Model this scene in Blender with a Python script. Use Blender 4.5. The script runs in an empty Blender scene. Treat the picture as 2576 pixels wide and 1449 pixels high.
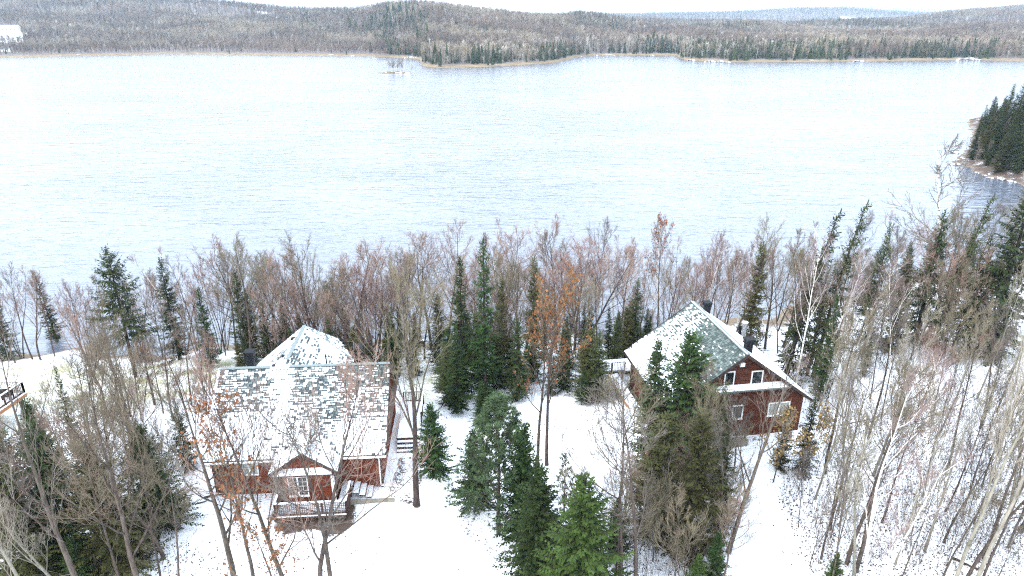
import bpy, math, random
import numpy as np
from mathutils import Vector, Matrix, noise as mnoise

S = bpy.context.scene
COL = S.collection
R = math.radians
rnd = random.Random(7)

# ------------------------------------------------------------------ camera
HAZE = 0.00011
CAMH, PITCH, FPX, IW, IH = 30.0, 21.4, 1717.0, 2576.0, 1449.0
cam_d = bpy.data.cameras.new('camera')
cam_d.sensor_width = 36.0
cam_d.lens = 36.0 * FPX / IW
cam_d.clip_start = 0.5
cam_d.clip_end = 20000
cam = bpy.data.objects.new('camera', cam_d)
COL.objects.link(cam)
cam.location = (0, 0, CAMH)
cam.rotation_euler = (R(90 - PITCH), 0, 0)
S.camera = cam

# ------------------------------------------------------------------ sky, sun, exposure
SUN_EL, SUN_AZ = 38.0, -125.0      # azimuth measured from +Y towards +X
w = bpy.data.worlds.new('World')
S.world = w
w.use_nodes = True
nt = w.node_tree
nt.nodes.clear()
out = nt.nodes.new('ShaderNodeOutputWorld')
bg = nt.nodes.new('ShaderNodeBackground')
sky = nt.nodes.new('ShaderNodeTexSky')
sky.sky_type = 'NISHITA'
sky.sun_disc = False
sky.sun_elevation = R(SUN_EL)
sky.sun_rotation = R(SUN_AZ)
sky.air_density = 1.0
sky.dust_density = 2.0
sky.ozone_density = 1.0
tc = nt.nodes.new('ShaderNodeTexCoord')
nz = nt.nodes.new('ShaderNodeTexNoise')
nz.inputs['Scale'].default_value = 2.2
nz.inputs['Detail'].default_value = 5
mp = nt.nodes.new('ShaderNodeMapping')
mp.inputs['Scale'].default_value = (1, 1, 3.5)
nt.links.new(tc.outputs['Generated'], mp.inputs[0])
nt.links.new(mp.outputs[0], nz.inputs['Vector'])
rp = nt.nodes.new('ShaderNodeValToRGB')
rp.color_ramp.elements[0].position = 0.3
rp.color_ramp.elements[0].color = (7.6, 8.9, 10.4, 1)
rp.color_ramp.elements[1].position = 0.7
rp.color_ramp.elements[1].color = (9.6, 10.2, 11.0, 1)
nt.links.new(nz.outputs['Fac'], rp.inputs[0])
mx = nt.nodes.new('ShaderNodeMix')
mx.data_type = 'RGBA'
mx.inputs[0].default_value = 0.82
nt.links.new(sky.outputs[0], mx.inputs[6])
nt.links.new(rp.outputs[0], mx.inputs[7])
nt.links.new(mx.outputs[2], bg.inputs[0])
bg.inputs[1].default_value = 0.126
nt.links.new(bg.outputs[0], out.inputs[0])

sd = bpy.data.lights.new('sun', 'SUN')
sd.energy = 1.1
sd.angle = R(18)
sd.color = (1, 0.96, 0.9)
sun = bpy.data.objects.new('sun', sd)
COL.objects.link(sun)
sdir = Vector((math.sin(R(SUN_AZ)) * math.cos(R(SUN_EL)), math.cos(R(SUN_AZ)) * math.cos(R(SUN_EL)), math.sin(R(SUN_EL))))
sun.rotation_euler = sdir.to_track_quat('Z', 'Y').to_euler()
sun.location = (0, 0, 60)

S.view_settings.view_transform = 'Standard'
S.view_settings.look = 'None'
S.view_settings.exposure = 1.72
S.view_settings.gamma = 1.0
S.view_settings.use_curve_mapping = False
S.cycles.max_bounces = 5
S.cycles.diffuse_bounces = 3
S.cycles.glossy_bounces = 2
S.cycles.transmission_bounces = 2
S.cycles.transparent_max_bounces = 6
S.cycles.volume_bounces = 0
S.cycles.caustics_reflective = False
S.cycles.caustics_refractive = False
S.cycles.use_denoising = False
S.cycles.pixel_filter_type = 'BLACKMAN_HARRIS'
S.cycles.filter_width = 1.2
S.cycles.volume_step_rate = 10

# ------------------------------------------------------------------ helpers
def tag(o, label=None, cat=None, group=None, kind=None):
    if label: o['label'] = label
    if cat: o['category'] = cat
    if group: o['group'] = group
    if kind: o['kind'] = kind
    return o

def empty(name, loc=(0, 0, 0), rz=0.0):
    o = bpy.data.objects.new(name, None)
    COL.objects.link(o)
    o.location = loc
    o.rotation_euler = (0, 0, rz)
    o.empty_display_size = 0.5
    return o

class MB:
    def __init__(s):
        s.v = []; s.f = []; s.m = []
    def face(s, pts, m=0):
        b = len(s.v)
        s.v.extend(pts)
        s.f.append(tuple(range(b, b + len(pts)))); s.m.append(m)
    def hexa(s, p, m=0):            # p: 4 bottom, 4 top (both counter clockwise from above)
        b = len(s.v)
        s.v.extend(p)
        for q in ((3, 2, 1, 0), (4, 5, 6, 7), (0, 1, 5, 4), (1, 2, 6, 5), (2, 3, 7, 6), (3, 0, 4, 7)):
            s.f.append(tuple(b + i for i in q)); s.m.append(m)
    def box(s, x0, x1, y0, y1, z0, z1, m=0):
        s.hexa([(x0, y0, z0), (x1, y0, z0), (x1, y1, z0), (x0, y1, z0), (x0, y0, z1), (x1, y0, z1), (x1, y1, z1), (x0, y1, z1)], m)
    def beam(s, a, b, w, h, m=0):   # square bar between two points
        a = Vector(a); b = Vector(b); d = (b - a).normalized()
        up = Vector((0, 0, 1)) if abs(d.z) < 0.9 else Vector((0, 1, 0))
        sx = d.cross(up).normalized() * (w / 2); sz = sx.cross(d).normalized() * (h / 2)
        s.hexa([tuple(q) for q in (a - sx - sz, a + sx - sz, b + sx - sz, b - sx - sz, a - sx + sz, a + sx + sz, b + sx + sz, b - sx + sz)], m)
    def slab(s, poly, th, m=0):     # 3-D planar polygon thickened downwards
        n = len(poly); b = len(s.v)
        s.v.extend(poly); s.v.extend([(p[0], p[1], p[2] - th) for p in poly])
        s.f.append(tuple(b + i for i in range(n))); s.m.append(m)
        s.f.append(tuple(b + n + i for i in reversed(range(n)))); s.m.append(m)
        for i in range(n):
            j = (i + 1) % n
            s.f.append((b + i, b + n + i, b + n + j, b + j)); s.m.append(m)
    def tube(s, pts, rad, k, m=0):
        n = len(pts)
        b = len(s.v)
        x0, y0, z0 = pts[0]; x1, y1, z1 = pts[-1]
        dx, dy, dz = x1 - x0, y1 - y0, z1 - z0
        l = math.sqrt(dx * dx + dy * dy + dz * dz) or 1.0
        dx /= l; dy /= l; dz /= l
        if abs(dz) < 0.8: ux, uy, uz = -dy, dx, 0.0
        else: ux, uy, uz = 0.0, -dz, dy
        ul = math.sqrt(ux * ux + uy * uy + uz * uz)
        ux /= ul; uy /= ul; uz /= ul
        wx, wy, wz = dy * uz - dz * uy, dz * ux - dx * uz, dx * uy - dy * ux
        cs = [(math.cos(6.28318 * i / k), math.sin(6.28318 * i / k)) for i in range(k)]
        for (x, y, z), r in zip(pts, rad):
            for c, q in cs:
                s.v.append((x + r * (c * ux + q * wx), y + r * (c * uy + q * wy), z + r * (c * uz + q * wz)))
        for i in range(n - 1):
            o = b + i * k
            for j in range(k):
                jj = (j + 1) % k
                s.f.append((o + j, o + jj, o + k + jj, o + k + j)); s.m.append(m)
    def mesh(s, name, mats, smooth=False):
        me = bpy.data.meshes.new(name)
        me.from_pydata(s.v, [], s.f)
        for mt in mats: me.materials.append(mt)
        if len(mats) > 1: me.polygons.foreach_set('material_index', s.m)
        if smooth: me.polygons.foreach_set('use_smooth', [True] * len(s.f))
        me.update()
        return me
    def build(s, name, mats, parent=None, smooth=False, stuff=False):
        if not isinstance(mats, (list, tuple)): mats = [mats]
        o = bpy.data.objects.new(name, s.mesh(name, mats, smooth))
        COL.objects.link(o)
        if parent: o.parent = parent
        if stuff: o['kind'] = 'stuff'
        return o

def inst(name, mesh, parent=None):
    o = bpy.data.objects.new(name, mesh)
    COL.objects.link(o)
    if parent: o.parent = parent
    return o

# ------------------------------------------------------------------ materials
def mat(name, col, rough=0.85, spec=0.3, var=0.0, vscale=3.0, rand=0.0, col2=None, bump=0.0, bscale=20.0, metallic=0.0, two=None, coord='Object', stretch=None):
    m = bpy.data.materials.new(name)
    m.use_nodes = True
    n = m.node_tree.nodes; L = m.node_tree.links
    p = n['Principled BSDF']
    p.inputs['Roughness'].default_value = rough
    p.inputs['Specular IOR Level'].default_value = spec
    p.inputs['Metallic'].default_value = metallic
    t = n.new('ShaderNodeTexCoord')
    src = t.outputs[coord]
    if stretch:
        g = n.new('ShaderNodeMapping'); g.inputs['Scale'].default_value = stretch
        L.new(src, g.inputs[0]); src = g.outputs[0]
    if col2 is None: col2 = tuple(c * (1 - var) for c in col)
    a = n.new('ShaderNodeTexNoise'); a.inputs['Scale'].default_value = vscale; a.inputs['Detail'].default_value = 4
    L.new(src, a.inputs['Vector'])
    r = n.new('ShaderNodeValToRGB')
    r.color_ramp.elements[0].position = 0.36; r.color_ramp.elements[0].color = (*col2, 1)
    r.color_ramp.elements[1].position = 0.62; r.color_ramp.elements[1].color = (*col, 1)
    L.new(a.outputs['Fac'], r.inputs[0])
    c = r.outputs[0]
    if rand > 0:
        oi = n.new('ShaderNodeObjectInfo')
        mr = n.new('ShaderNodeMapRange'); mr.inputs[3].default_value = 1 - rand; mr.inputs[4].default_value = 1 + rand
        L.new(oi.outputs['Random'], mr.inputs[0])
        h = n.new('ShaderNodeHueSaturation')
        L.new(mr.outputs[0], h.inputs['Value'])
        mr2 = n.new('ShaderNodeMapRange'); mr2.inputs[3].default_value = 0.5 - rand * 0.07; mr2.inputs[4].default_value = 0.5 + rand * 0.07
        fr = n.new('ShaderNodeMath'); fr.operation = 'MULTIPLY'; fr.inputs[1].default_value = 7.31
        f2 = n.new('ShaderNodeMath'); f2.operation = 'FRACT'
        L.new(oi.outputs['Random'], fr.inputs[0]); L.new(fr.outputs[0], f2.inputs[0]); L.new(f2.outputs[0], mr2.inputs[0])
        L.new(mr2.outputs[0], h.inputs['Hue'])
        L.new(c, h.inputs['Color']); c = h.outputs[0]
    if two:   # second colour in blotches: (colour, scale, threshold, width)
        b = n.new('ShaderNodeTexNoise'); b.inputs['Scale'].default_value = two[1]; b.inputs['Detail'].default_value = 5
        L.new(src, b.inputs['Vector'])
        rr = n.new('ShaderNodeMapRange'); rr.inputs[1].default_value = two[2]; rr.inputs[2].default_value = two[2] + two[3]
        L.new(b.outputs['Fac'], rr.inputs[0])
        mm = n.new('ShaderNodeMix'); mm.data_type = 'RGBA'
        L.new(rr.outputs[0], mm.inputs[0]); L.new(c, mm.inputs[6]); mm.inputs[7].default_value = (*two[0], 1)
        c = mm.outputs[2]
    L.new(c, p.inputs['Base Color'])
    if bump > 0:
        b = n.new('ShaderNodeTexNoise'); b.inputs['Scale'].default_value = bscale; b.inputs['Detail'].default_value = 6
        L.new(src, b.inputs['Vector'])
        u = n.new('ShaderNodeBump'); u.inputs['Strength'].default_value = bump; u.inputs['Distance'].default_value = 0.05
        L.new(b.outputs['Fac'], u.inputs['Height']); L.new(u.outputs[0], p.inputs['Normal'])
    return m

M = {}
SNOW = (0.84, 0.87, 0.91)
M['snow'] = mat('snow', SNOW, 0.7, 0.2, 0.05, 4, bump=0.3, bscale=9)
M['snow_thin'] = mat('snow_on_shingles', (0.82, 0.86, 0.9), 0.8, 0.2, 0.12, 5, bump=0.2, bscale=30)
M['shingle_slate'] = mat('shingle_slate', (0.135, 0.157, 0.16), 0.95, 0.08, 0.5, 7, rand=0.35, two=((0.5, 0.53, 0.55), 14, 0.68, 0.08))
M['shingle_green'] = mat('shingle_green', (0.135, 0.165, 0.155), 0.95, 0.08, 0.35, 5, rand=0.25, two=((0.6, 0.66, 0.68), 14, 0.66, 0.08))
M['slate_dark'] = mat('slate_dark', (0.07, 0.085, 0.09), 0.95, 0.08, 0.3, 5)
M['green_dark'] = mat('green_dark', (0.07, 0.09, 0.086), 0.95, 0.08, 0.3, 5)
M['ridge_green'] = mat('ridge_cap', (0.19, 0.225, 0.225), 0.95, 0.08, 0.2, 6)
M['roof_felt'] = mat('dark_roof_felt', (0.025, 0.03, 0.032), 0.95, 0.05, 0.2, 4)
M['siding_red'] = mat('red_stain_siding', (0.15, 0.038, 0.019), 0.85, 0.12, 0.45, 3, stretch=(0.5, 0.5, 3), bump=0.3)
M['siding_brown'] = mat('brown_red_siding', (0.1, 0.034, 0.02), 0.85, 0.12, 0.45, 3, stretch=(0.5, 0.5, 3), bump=0.3)
M['trim_dark'] = mat('dark_trim', (0.0525, 0.0385, 0.0336), 0.85, 0.1, 0.3, 5)
M['soffit'] = mat('soffit', (0.154, 0.119, 0.098), 0.8, 0.2, 0.2, 4)
M['white_paint'] = mat('white_paint', (0.78, 0.78, 0.76), 0.5, 0.4, 0.06, 4)
M['black_metal'] = mat('black_metal', (0.012, 0.012, 0.014), 0.6, 0.12, 0.3, 8)
M['steel'] = mat('steel', (0.55, 0.56, 0.58), 0.35, 0.5, 0.1, 5, metallic=0.7)
M['glass'] = mat('window_glass', (0.02, 0.026, 0.03), 0.08, 0.35, 0.6, 1.5, two=((0.10, 0.11, 0.11), 2.2, 0.52, 0.1))
M['curtain'] = mat('curtained_glass', (0.34, 0.37, 0.33), 0.15, 0.7, 0.5, 2.5, stretch=(4, 4, 0.6))
M['wood_dark'] = mat('stained_deck_wood', (0.077, 0.042, 0.0315), 0.8, 0.2, 0.4, 5, bump=0.2)
M['wood_cedar'] = mat('cedar_beam', (0.368, 0.168, 0.072), 0.75, 0.2, 0.3, 4, stretch=(1, 1, 4))
M['concrete'] = mat('tan_concrete', (0.252, 0.224, 0.175), 0.9, 0.2, 0.3, 4, bump=0.3)
M['stone'] = mat('grey_stone', (0.2, 0.18, 0.17), 0.9, 0.2, 0.5, 3, bump=0.6, bscale=6, two=(SNOW, 1.6, 0.5, 0.06))
M['bark'] = mat('grey_brown_bark', (0.0961, 0.0756, 0.062), 0.95, 0.1, 0.45, 6, rand=0.2, stretch=(1, 1, 0.35), bump=0.8, bscale=14)
M['bark_dark'] = mat('dark_bark', (0.057, 0.0432, 0.036), 0.95, 0.1, 0.45, 6, rand=0.2, stretch=(1, 1, 0.35), bump=0.8, bscale=14)
M['bark_pale'] = mat('pale_grey_bark', (0.216, 0.198, 0.158), 0.95, 0.1, 0.35, 5, rand=0.15, stretch=(1, 1, 0.5), bump=0.5, bscale=12)
M['bark_birch'] = mat('birch_bark', (0.66, 0.63, 0.58), 0.8, 0.2, 0.15, 4, rand=0.06, stretch=(0.6, 0.6, 4), two=((0.09, 0.075, 0.07), 3.2, 0.6, 0.04))
M['twig_tan'] = mat('tan_twigs', (0.175, 0.145, 0.10), 0.9, 0.1, 0.3, 1.2, rand=0.2)
M['twig_red'] = mat('reddish_twigs', (0.25, 0.165, 0.135), 0.9, 0.1, 0.3, 1.2, rand=0.2)
M['twig_grey'] = mat('grey_twigs', (0.155, 0.133, 0.115), 0.9, 0.1, 0.3, 1.2, rand=0.2)
M['twig_pale'] = mat('pale_twigs', (0.272, 0.241, 0.19), 0.9, 0.1, 0.25, 1.2, rand=0.15)
M['twig_birch'] = mat('birch_twigs', (0.24, 0.175, 0.16), 0.9, 0.1, 0.3, 1.2, rand=0.15)
M['needles'] = mat('spruce_needles', (0.045, 0.06, 0.022), 0.85, 0.08, 0.5, 2.0, rand=0.3)
M['needles_dark'] = mat('fir_needles', (0.036, 0.062, 0.02), 0.85, 0.08, 0.4, 2.0, rand=0.25)
M['needles_bright'] = mat('young_spruce_needles', (0.055, 0.088, 0.022), 0.85, 0.1, 0.4, 2.0, rand=0.15)
M['needles_pine'] = mat('pine_needles', (0.085, 0.13, 0.062), 0.85, 0.12, 0.4, 1.6, rand=0.12)
M['needles_olive'] = mat('cedar_foliage', (0.066, 0.07, 0.026), 0.85, 0.08, 0.45, 1.6, rand=0.25)
M['leaf_russet'] = mat('russet_leaves', (0.23, 0.088, 0.036), 0.8, 0.2, 0.5, 3.0, rand=0.12)
M['leaf_gold'] = mat('golden_leaves', (0.26, 0.175, 0.07), 0.8, 0.2, 0.4, 3.0, rand=0.1)
M['litter'] = mat('fallen_leaves', (0.102, 0.063, 0.051), 0.9, 0.1, 0.6, 0.8)
M['brush'] = mat('brush_stems', (0.144, 0.111, 0.09), 0.9, 0.1, 0.45, 0.6)

def far_mat(name, cols, sc, rand):
    """colour drifts between stands of trees: noise over where each tree grows"""
    m = bpy.data.materials.new(name); m.use_nodes = True
    n = m.node_tree.nodes; L = m.node_tree.links
    p = n['Principled BSDF']; p.inputs['Roughness'].default_value = 0.95; p.inputs['Specular IOR Level'].default_value = 0.1
    oi = n.new('ShaderNodeObjectInfo')
    a = n.new('ShaderNodeTexNoise'); a.inputs['Scale'].default_value = sc; a.inputs['Detail'].default_value = 4
    L.new(oi.outputs['Location'], a.inputs['Vector'])
    r = n.new('ShaderNodeValToRGB'); e = r.color_ramp.elements
    pos = [0.33 + 0.34 * i / (len(cols) - 1) for i in range(len(cols))]
    e[0].position = pos[0]; e[0].color = (*cols[0], 1); e[1].position = pos[-1]; e[1].color = (*cols[-1], 1)
    for q, c in list(zip(pos, cols))[1:-1]:
        k = e.new(q); k.color = (*c, 1)
    L.new(a.outputs['Fac'], r.inputs[0])
    h = n.new('ShaderNodeHueSaturation')
    mr = n.new('ShaderNodeMapRange'); mr.inputs[3].default_value = 1 - rand; mr.inputs[4].default_value = 1 + rand
    L.new(oi.outputs['Random'], mr.inputs[0]); L.new(mr.outputs[0], h.inputs['Value']); L.new(r.outputs[0], h.inputs['Color'])
    L.new(h.outputs[0], p.inputs['Base Color'])
    return m
M['far_bare'] = far_mat('far_bare_wood', [(0.11, 0.08, 0.068), (0.21, 0.16, 0.125), (0.13, 0.1, 0.08), (0.29, 0.245, 0.185), (0.17, 0.11, 0.095)], 0.006, 0.3)
M['far_pale'] = far_mat('far_pale_birch', [(0.30, 0.275, 0.24), (0.42, 0.39, 0.35)], 0.01, 0.2)
M['far_conifer'] = far_mat('far_conifer_needles', [(0.028, 0.04, 0.02), (0.05, 0.06, 0.024), (0.035, 0.042, 0.026)], 0.01, 0.35)

# ------------------------------------------------------------------ picture to place
ct, st = math.cos(R(PITCH)), math.sin(R(PITCH))
def ray(u, v):
    a, b = (u - IW / 2) / FPX, (v - IH / 2) / FPX
    return Vector((a, ct - b * st, -st - b * ct))
def at_z(u, v, z):
    d = ray(u, v); t = (z - CAMH) / d.z
    return Vector((d.x * t, d.y * t, z))
def at_y(u, v, y):
    d = ray(u, v); t = y / d.y
    return Vector((d.x * t, y, CAMH + d.z * t))
def pix(p):
    x, y, z = p[0], p[1], p[2] - CAMH
    dd = y * ct - z * st
    return IW / 2 + FPX * x / dd, IH / 2 + FPX * (-(z * ct + y * st)) / dd

LAKE = -4.5
SHX = [-200, -60, -30, 0, 20, 40, 60, 80, 120, 170, 260]
SHY = [62, 66.5, 69, 71, 74, 82, 92, 97, 102, 118, 140]
def shore(x): return float(np.interp(x, SHX, SHY))
def zg_arr(x, y):
    ys = np.interp(x, SHX, SHY) + 1.2 * np.sin(x * 0.35) + 0.7 * np.sin(x * 0.9 + 1)
    t = np.clip((y - 46) / (ys - 46), 0, 1)
    z = -4.3 * t ** 1.25
    over = np.clip(y - ys, 0, 12)
    z = z - over * 0.35
    z = z + 0.10 * np.sin(x * 0.31 + 0.7) * np.sin(y * 0.27) + 0.05 * np.sin(x * 0.9) * np.sin(y * 1.1 + 2)
    return z
def zg(x, y): return float(zg_arr(np.float64(x), np.float64(y)))
def ground(u, v):
    d = ray(u, v); p = None
    t = 8.0
    while t < 160:
        x, y, z = d.x * t, d.y * t, CAMH + d.z * t
        if z <= zg(x, y): return Vector((x, y, zg(x, y)))
        t += 0.15
    return Vector((x, y, zg(x, y)))

# ground cover masks: where the yard's snow is clean, where the lawn shows
def poly_uv(pts): return [tuple(at_z(u, v, 0.0)[:2]) for u, v in pts]
OPEN = [poly_uv([(890, 1600), (905, 1330), (985, 1240), (1040, 1120), (1150, 1030), (1290, 1040), (1350, 1100), (1460, 1080), (1560, 1120), (1600, 1200), (1560, 1330), (1480, 1240), (1400, 1200), (1330, 1210), (1160, 1230), (1160, 1330), (1280, 1470), (1330, 1640)]),
        poly_uv([(1830, 1640), (1820, 1400), (1850, 1240), (1880, 1120), (1960, 1120), (1930, 1200), (1990, 1330), (2040, 1460), (2060, 1640)]),
        poly_uv([(400, 1640), (560, 1440), (470, 1330), (560, 1230), (690, 1330), (900, 1330), (900, 1640)]),
        poly_uv([(470, 1130), (560, 1110), (560, 1160), (470, 1200)])]
LAWN = [[(-75, 62), (-75, 46), (-41, 45), (-29, 52), (-25, 58), (-27, 63.5), (-34, 64.5), (-55, 63)],
        [(-9, 66), (-9.5, 52), (-6.6, 50), (-5.5, 58), (-6, 68)]]
def in_poly(x, y, P):
    c = np.zeros(np.shape(x), bool); n = len(P)
    for i in range(n):
        x1, y1 = P[i]; x2, y2 = P[(i + 1) % n]
        if y1 == y2: continue
        c ^= ((y1 > y) != (y2 > y)) & (x < (x2 - x1) * (y - y1) / (y2 - y1) + x1)
    return c
def soft(x, y, polys, jit=1.2):
    tot = 0.0
    k = 0
    for dx in (-jit, 0, jit):
        for dy in (-jit, 0, jit):
            m = np.zeros(np.shape(x), bool)
            for P in polys: m |= in_poly(x + dx, y + dy, P)
            tot = tot + m; k += 1
    return tot / k

# ------------------------------------------------------------------ near ground
def grid_mesh(name, X, Y, Z, mats, attrs=None):
    ny, nx = X.shape
    me = bpy.data.meshes.new(name)
    co = np.stack([X, Y, Z], -1).reshape(-1, 3).astype(np.float32)
    idx = np.arange(nx * ny).reshape(ny, nx)
    q = np.stack([idx[:-1, :-1], idx[:-1, 1:], idx[1:, 1:], idx[1:, :-1]], -1).reshape(-1, 4)
    me.vertices.add(len(co)); me.vertices.foreach_set('co', co.ravel())
    me.loops.add(q.size); me.loops.foreach_set('vertex_index', q.ravel().astype(np.int32))
    me.polygons.add(len(q)); me.polygons.foreach_set('loop_start', (np.arange(len(q)) * 4).astype(np.int32))
    me.polygons.foreach_set('use_smooth', np.ones(len(q), bool))
    me.update()
    for k, a in (attrs or {}).items():
        at = me.attributes.new(k, 'FLOAT', 'POINT'); at.data.foreach_set('value', a.reshape(-1).astype(np.float32))
    for m in mats: me.materials.append(m)
    o = bpy.data.objects.new(name, me); COL.objects.link(o)
    return o

def ground_material():
    m = bpy.data.materials.new('snowy_ground'); m.use_nodes = True
    n = m.node_tree.nodes; L = m.node_tree.links
    p = n['Principled BSDF']; p.inputs['Roughness'].default_value = 0.85; p.inputs['Specular IOR Level'].default_value = 0.15
    t = n.new('ShaderNodeTexCoord'); P = t.outputs['Object']
    def noise(sc, det=5, dist=0.0, rough=0.55):
        a = n.new('ShaderNodeTexNoise'); a.inputs['Scale'].default_value = sc; a.inputs['Detail'].default_value = det
        a.inputs['Distortion'].default_value = dist; a.inputs['Roughness'].default_value = rough
        L.new(P, a.inputs['Vector']); return a.outputs['Fac']
    def attr(k):
        a = n.new('ShaderNodeAttribute'); a.attribute_name = k; return a.outputs['Fac']
    def math_(op, a, b=None):
        q = n.new('ShaderNodeMath'); q.operation = op
        for i, z in enumerate((a, b)):
            if z is None: continue
            if isinstance(z, (int, float)): q.inputs[i].default_value = z
            else: L.new(z, q.inputs[i])
        return q.outputs[0]
    def rng(a, lo, hi):
        q = n.new('ShaderNodeMapRange'); q.inputs[1].default_value = lo; q.inputs[2].default_value = hi
        L.new(a, q.inputs[0]); return q.outputs[0]
    def mixc(f, a, b):
        q = n.new('ShaderNodeMix'); q.data_type = 'RGBA'; L.new(f, q.inputs[0])
        for i, z in ((6, a), (7, b)):
            if isinstance(z, tuple): q.inputs[i].default_value = (*z, 1)
            else: L.new(z, q.inputs[i])
        return q.outputs[2]
    snowc = mixc(noise(0.6), (0.80, 0.83, 0.88), (0.86, 0.88, 0.91))
    soil = mixc(noise(3.0), (0.05, 0.035, 0.03), (0.12, 0.085, 0.065))
    grass = mixc(noise(4.0), (0.25, 0.24, 0.11), (0.36, 0.35, 0.22))
    # litter poking through thin snow under the trees
    th = math_('SUBTRACT', 0.80, math_('MULTIPLY', attr('litter'), 0.245))
    fine = math_('ADD', math_('MULTIPLY', noise(8.5, 7, 0.4, 0.75), 0.62), math_('MULTIPLY', noise(0.45, 3), 0.38))
    f = math_('GREATER_THAN', fine, th)
    f1 = rng(math_('SUBTRACT', fine, th), 0.0, 0.03)
    base = mixc(f1, snowc, soil)
    # lawn showing through
    g = math_('MULTIPLY', attr('lawn'), rng(math_('ADD', math_('MULTIPLY', noise(0.5, 4), 0.5), math_('MULTIPLY', noise(7, 4), 0.5)), 0.40, 0.56))
    base = mixc(g, base, grass)
    sh = rng(math_('ADD', attr('height'), math_('MULTIPLY', noise(1.5), 0.8)), -3.2, -3.6)
    base = mixc(sh, base, mixc(noise(2.5), (0.09, 0.07, 0.055), (0.30, 0.22, 0.14)))
    L.new(base, p.inputs['Base Color'])
    b = n.new('ShaderNodeBump'); b.inputs['Strength'].default_value = 0.5; b.inputs['Distance'].default_value = 0.12
    L.new(noise(2.2, 7), b.inputs['Height']); L.new(b.outputs[0], p.inputs['Normal'])
    return m
xs = np.arange(-130, 200.1, 0.6); ys = np.arange(-12, 152.1, 0.6)
X, Y = np.meshgrid(xs, ys)
Z = zg_arr(X, Y)
opn = soft(X, Y, OPEN); lawn = soft(X, Y, LAWN)
big = 0.5 + 0.5 * np.sin(X * 0.21 + 1.3) * np.sin(Y * 0.19 + 0.4)
litter = np.clip(1.0 - opn * 0.74, 0, 1) * (0.68 + 0.24 * big)
litter = np.where(lawn > 0.3, 0.2, litter)
litter = np.where((Y > 52) & (lawn < 0.3), litter + np.where(X < 15, 1.2, 0.35), litter)
litter = np.where((X > 24) & (Y <= 52), litter + 0.12, litter)
# leafy debris lies where trees overhang the yard
ov = np.exp(-(((X + 0.0) / 3.5) ** 2 + ((Y - 32) / 4.0) ** 2)) + np.exp(-(((X + 24) / 5) ** 2 + ((Y - 33) / 4.0) ** 2))
litter = np.clip(litter + 0.6 * ov * (opn > 0.2), 0, 1)
for x0_, x1_, y0_, y1_, k_ in ((-15.4, -10.2, 34.3, 37.6, 2.0), (-8.3, -6.0, 36.6, 41.5, 1.25), (-20.6, -15.5, 36.4, 38.2, 1.0), (14.5, 20.5, 42.5, 45.2, 1.1), (-5.5, 2.0, 30.5, 35.5, 0.8)):  # front deck box: the deck's shadow and brownish grass, both painted in as litter
    m_ = np.clip(np.minimum(np.minimum(X - x0_, x1_ - X), np.minimum(Y - y0_, y1_ - Y)) / 0.7 + 0.5 + 0.4 * np.sin(X * 2.1) * np.sin(Y * 1.7), 0, 1)
    litter = np.maximum(litter, m_ * k_)
ground_o = grid_mesh('ground', X, Y, Z, [ground_material()], {'litter': litter, 'lawn': lawn, 'height': Z})
tag(ground_o, kind='structure')

# ------------------------------------------------------------------ lake
def water_material():
    m = bpy.data.materials.new('lake_water'); m.use_nodes = True
    n = m.node_tree.nodes; L = m.node_tree.links
    p = n['Principled BSDF']
    p.inputs['Roughness'].default_value = 0.12
    p.inputs['IOR'].default_value = 1.72
    t = n.new('ShaderNodeTexCoord')
    def noise(sc, rot, stretch, det=4, dist=0.3):
        g = n.new('ShaderNodeMapping'); g.inputs['Rotation'].default_value = (0, 0, R(rot)); g.inputs['Scale'].default_value = stretch
        L.new(t.outputs['Object'], g.inputs[0])
        a = n.new('ShaderNodeTexNoise'); a.inputs['Scale'].default_value = sc; a.inputs['Detail'].default_value = det
        a.inputs['Distortion'].default_value = dist
        L.new(g.outputs[0], a.inputs['Vector']); return a.outputs['Fac']
    def math_(op, a, b):
        q = n.new('ShaderNodeMath'); q.operation = op
        for i, z in enumerate((a, b)):
            if isinstance(z, (int, float)): q.inputs[i].default_value = z
            else: L.new(z, q.inputs[i])
        return q.outputs[0]
    h = math_('ADD', math_('MULTIPLY', noise(0.55, 10, (0.3, 1, 1), 5), 1.0), math_('MULTIPLY', noise(1.6, -4, (0.4, 1, 1), 3), 0.3))
    h = math_('ADD', h, math_('MULTIPLY', noise(0.16, 16, (0.35, 1, 1), 3), 0.9))
    b = n.new('ShaderNodeBump'); b.inputs['Strength'].default_value = 1.0; b.inputs['Distance'].default_value = 0.46
    L.new(h, b.inputs['Height']); L.new(b.outputs[0], p.inputs['Normal'])
    lane = n.new('ShaderNodeMapRange'); lane.inputs[1].default_value = 0.38; lane.inputs[2].default_value = 0.62; lane.inputs[3].default_value = 0.7; lane.inputs[4].default_value = 1.05
    L.new(noise(0.022, 14, (0.6, 1, 1), 5, 0.8), lane.inputs[0]); L.new(lane.outputs[0], b.inputs['Strength'])
    r = n.new('ShaderNodeMix'); r.data_type = 'RGBA'
    L.new(noise(0.02, 20, (0.4, 1, 1), 4), r.inputs[0])
    r.inputs[6].default_value = (0.066, 0.073, 0.108, 1); r.inputs[7].default_value = (0.105, 0.13, 0.158, 1)
    L.new(r.outputs[2], p.inputs['Base Color'])
    return m
lk = MB()
lk.face([(-4000, 40, LAKE), (4000, 40, LAKE), (4000, 3000, LAKE), (-4000, 3000, LAKE)])
lake = lk.build('lake', water_material())
tag(lake, kind='structure')

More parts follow.
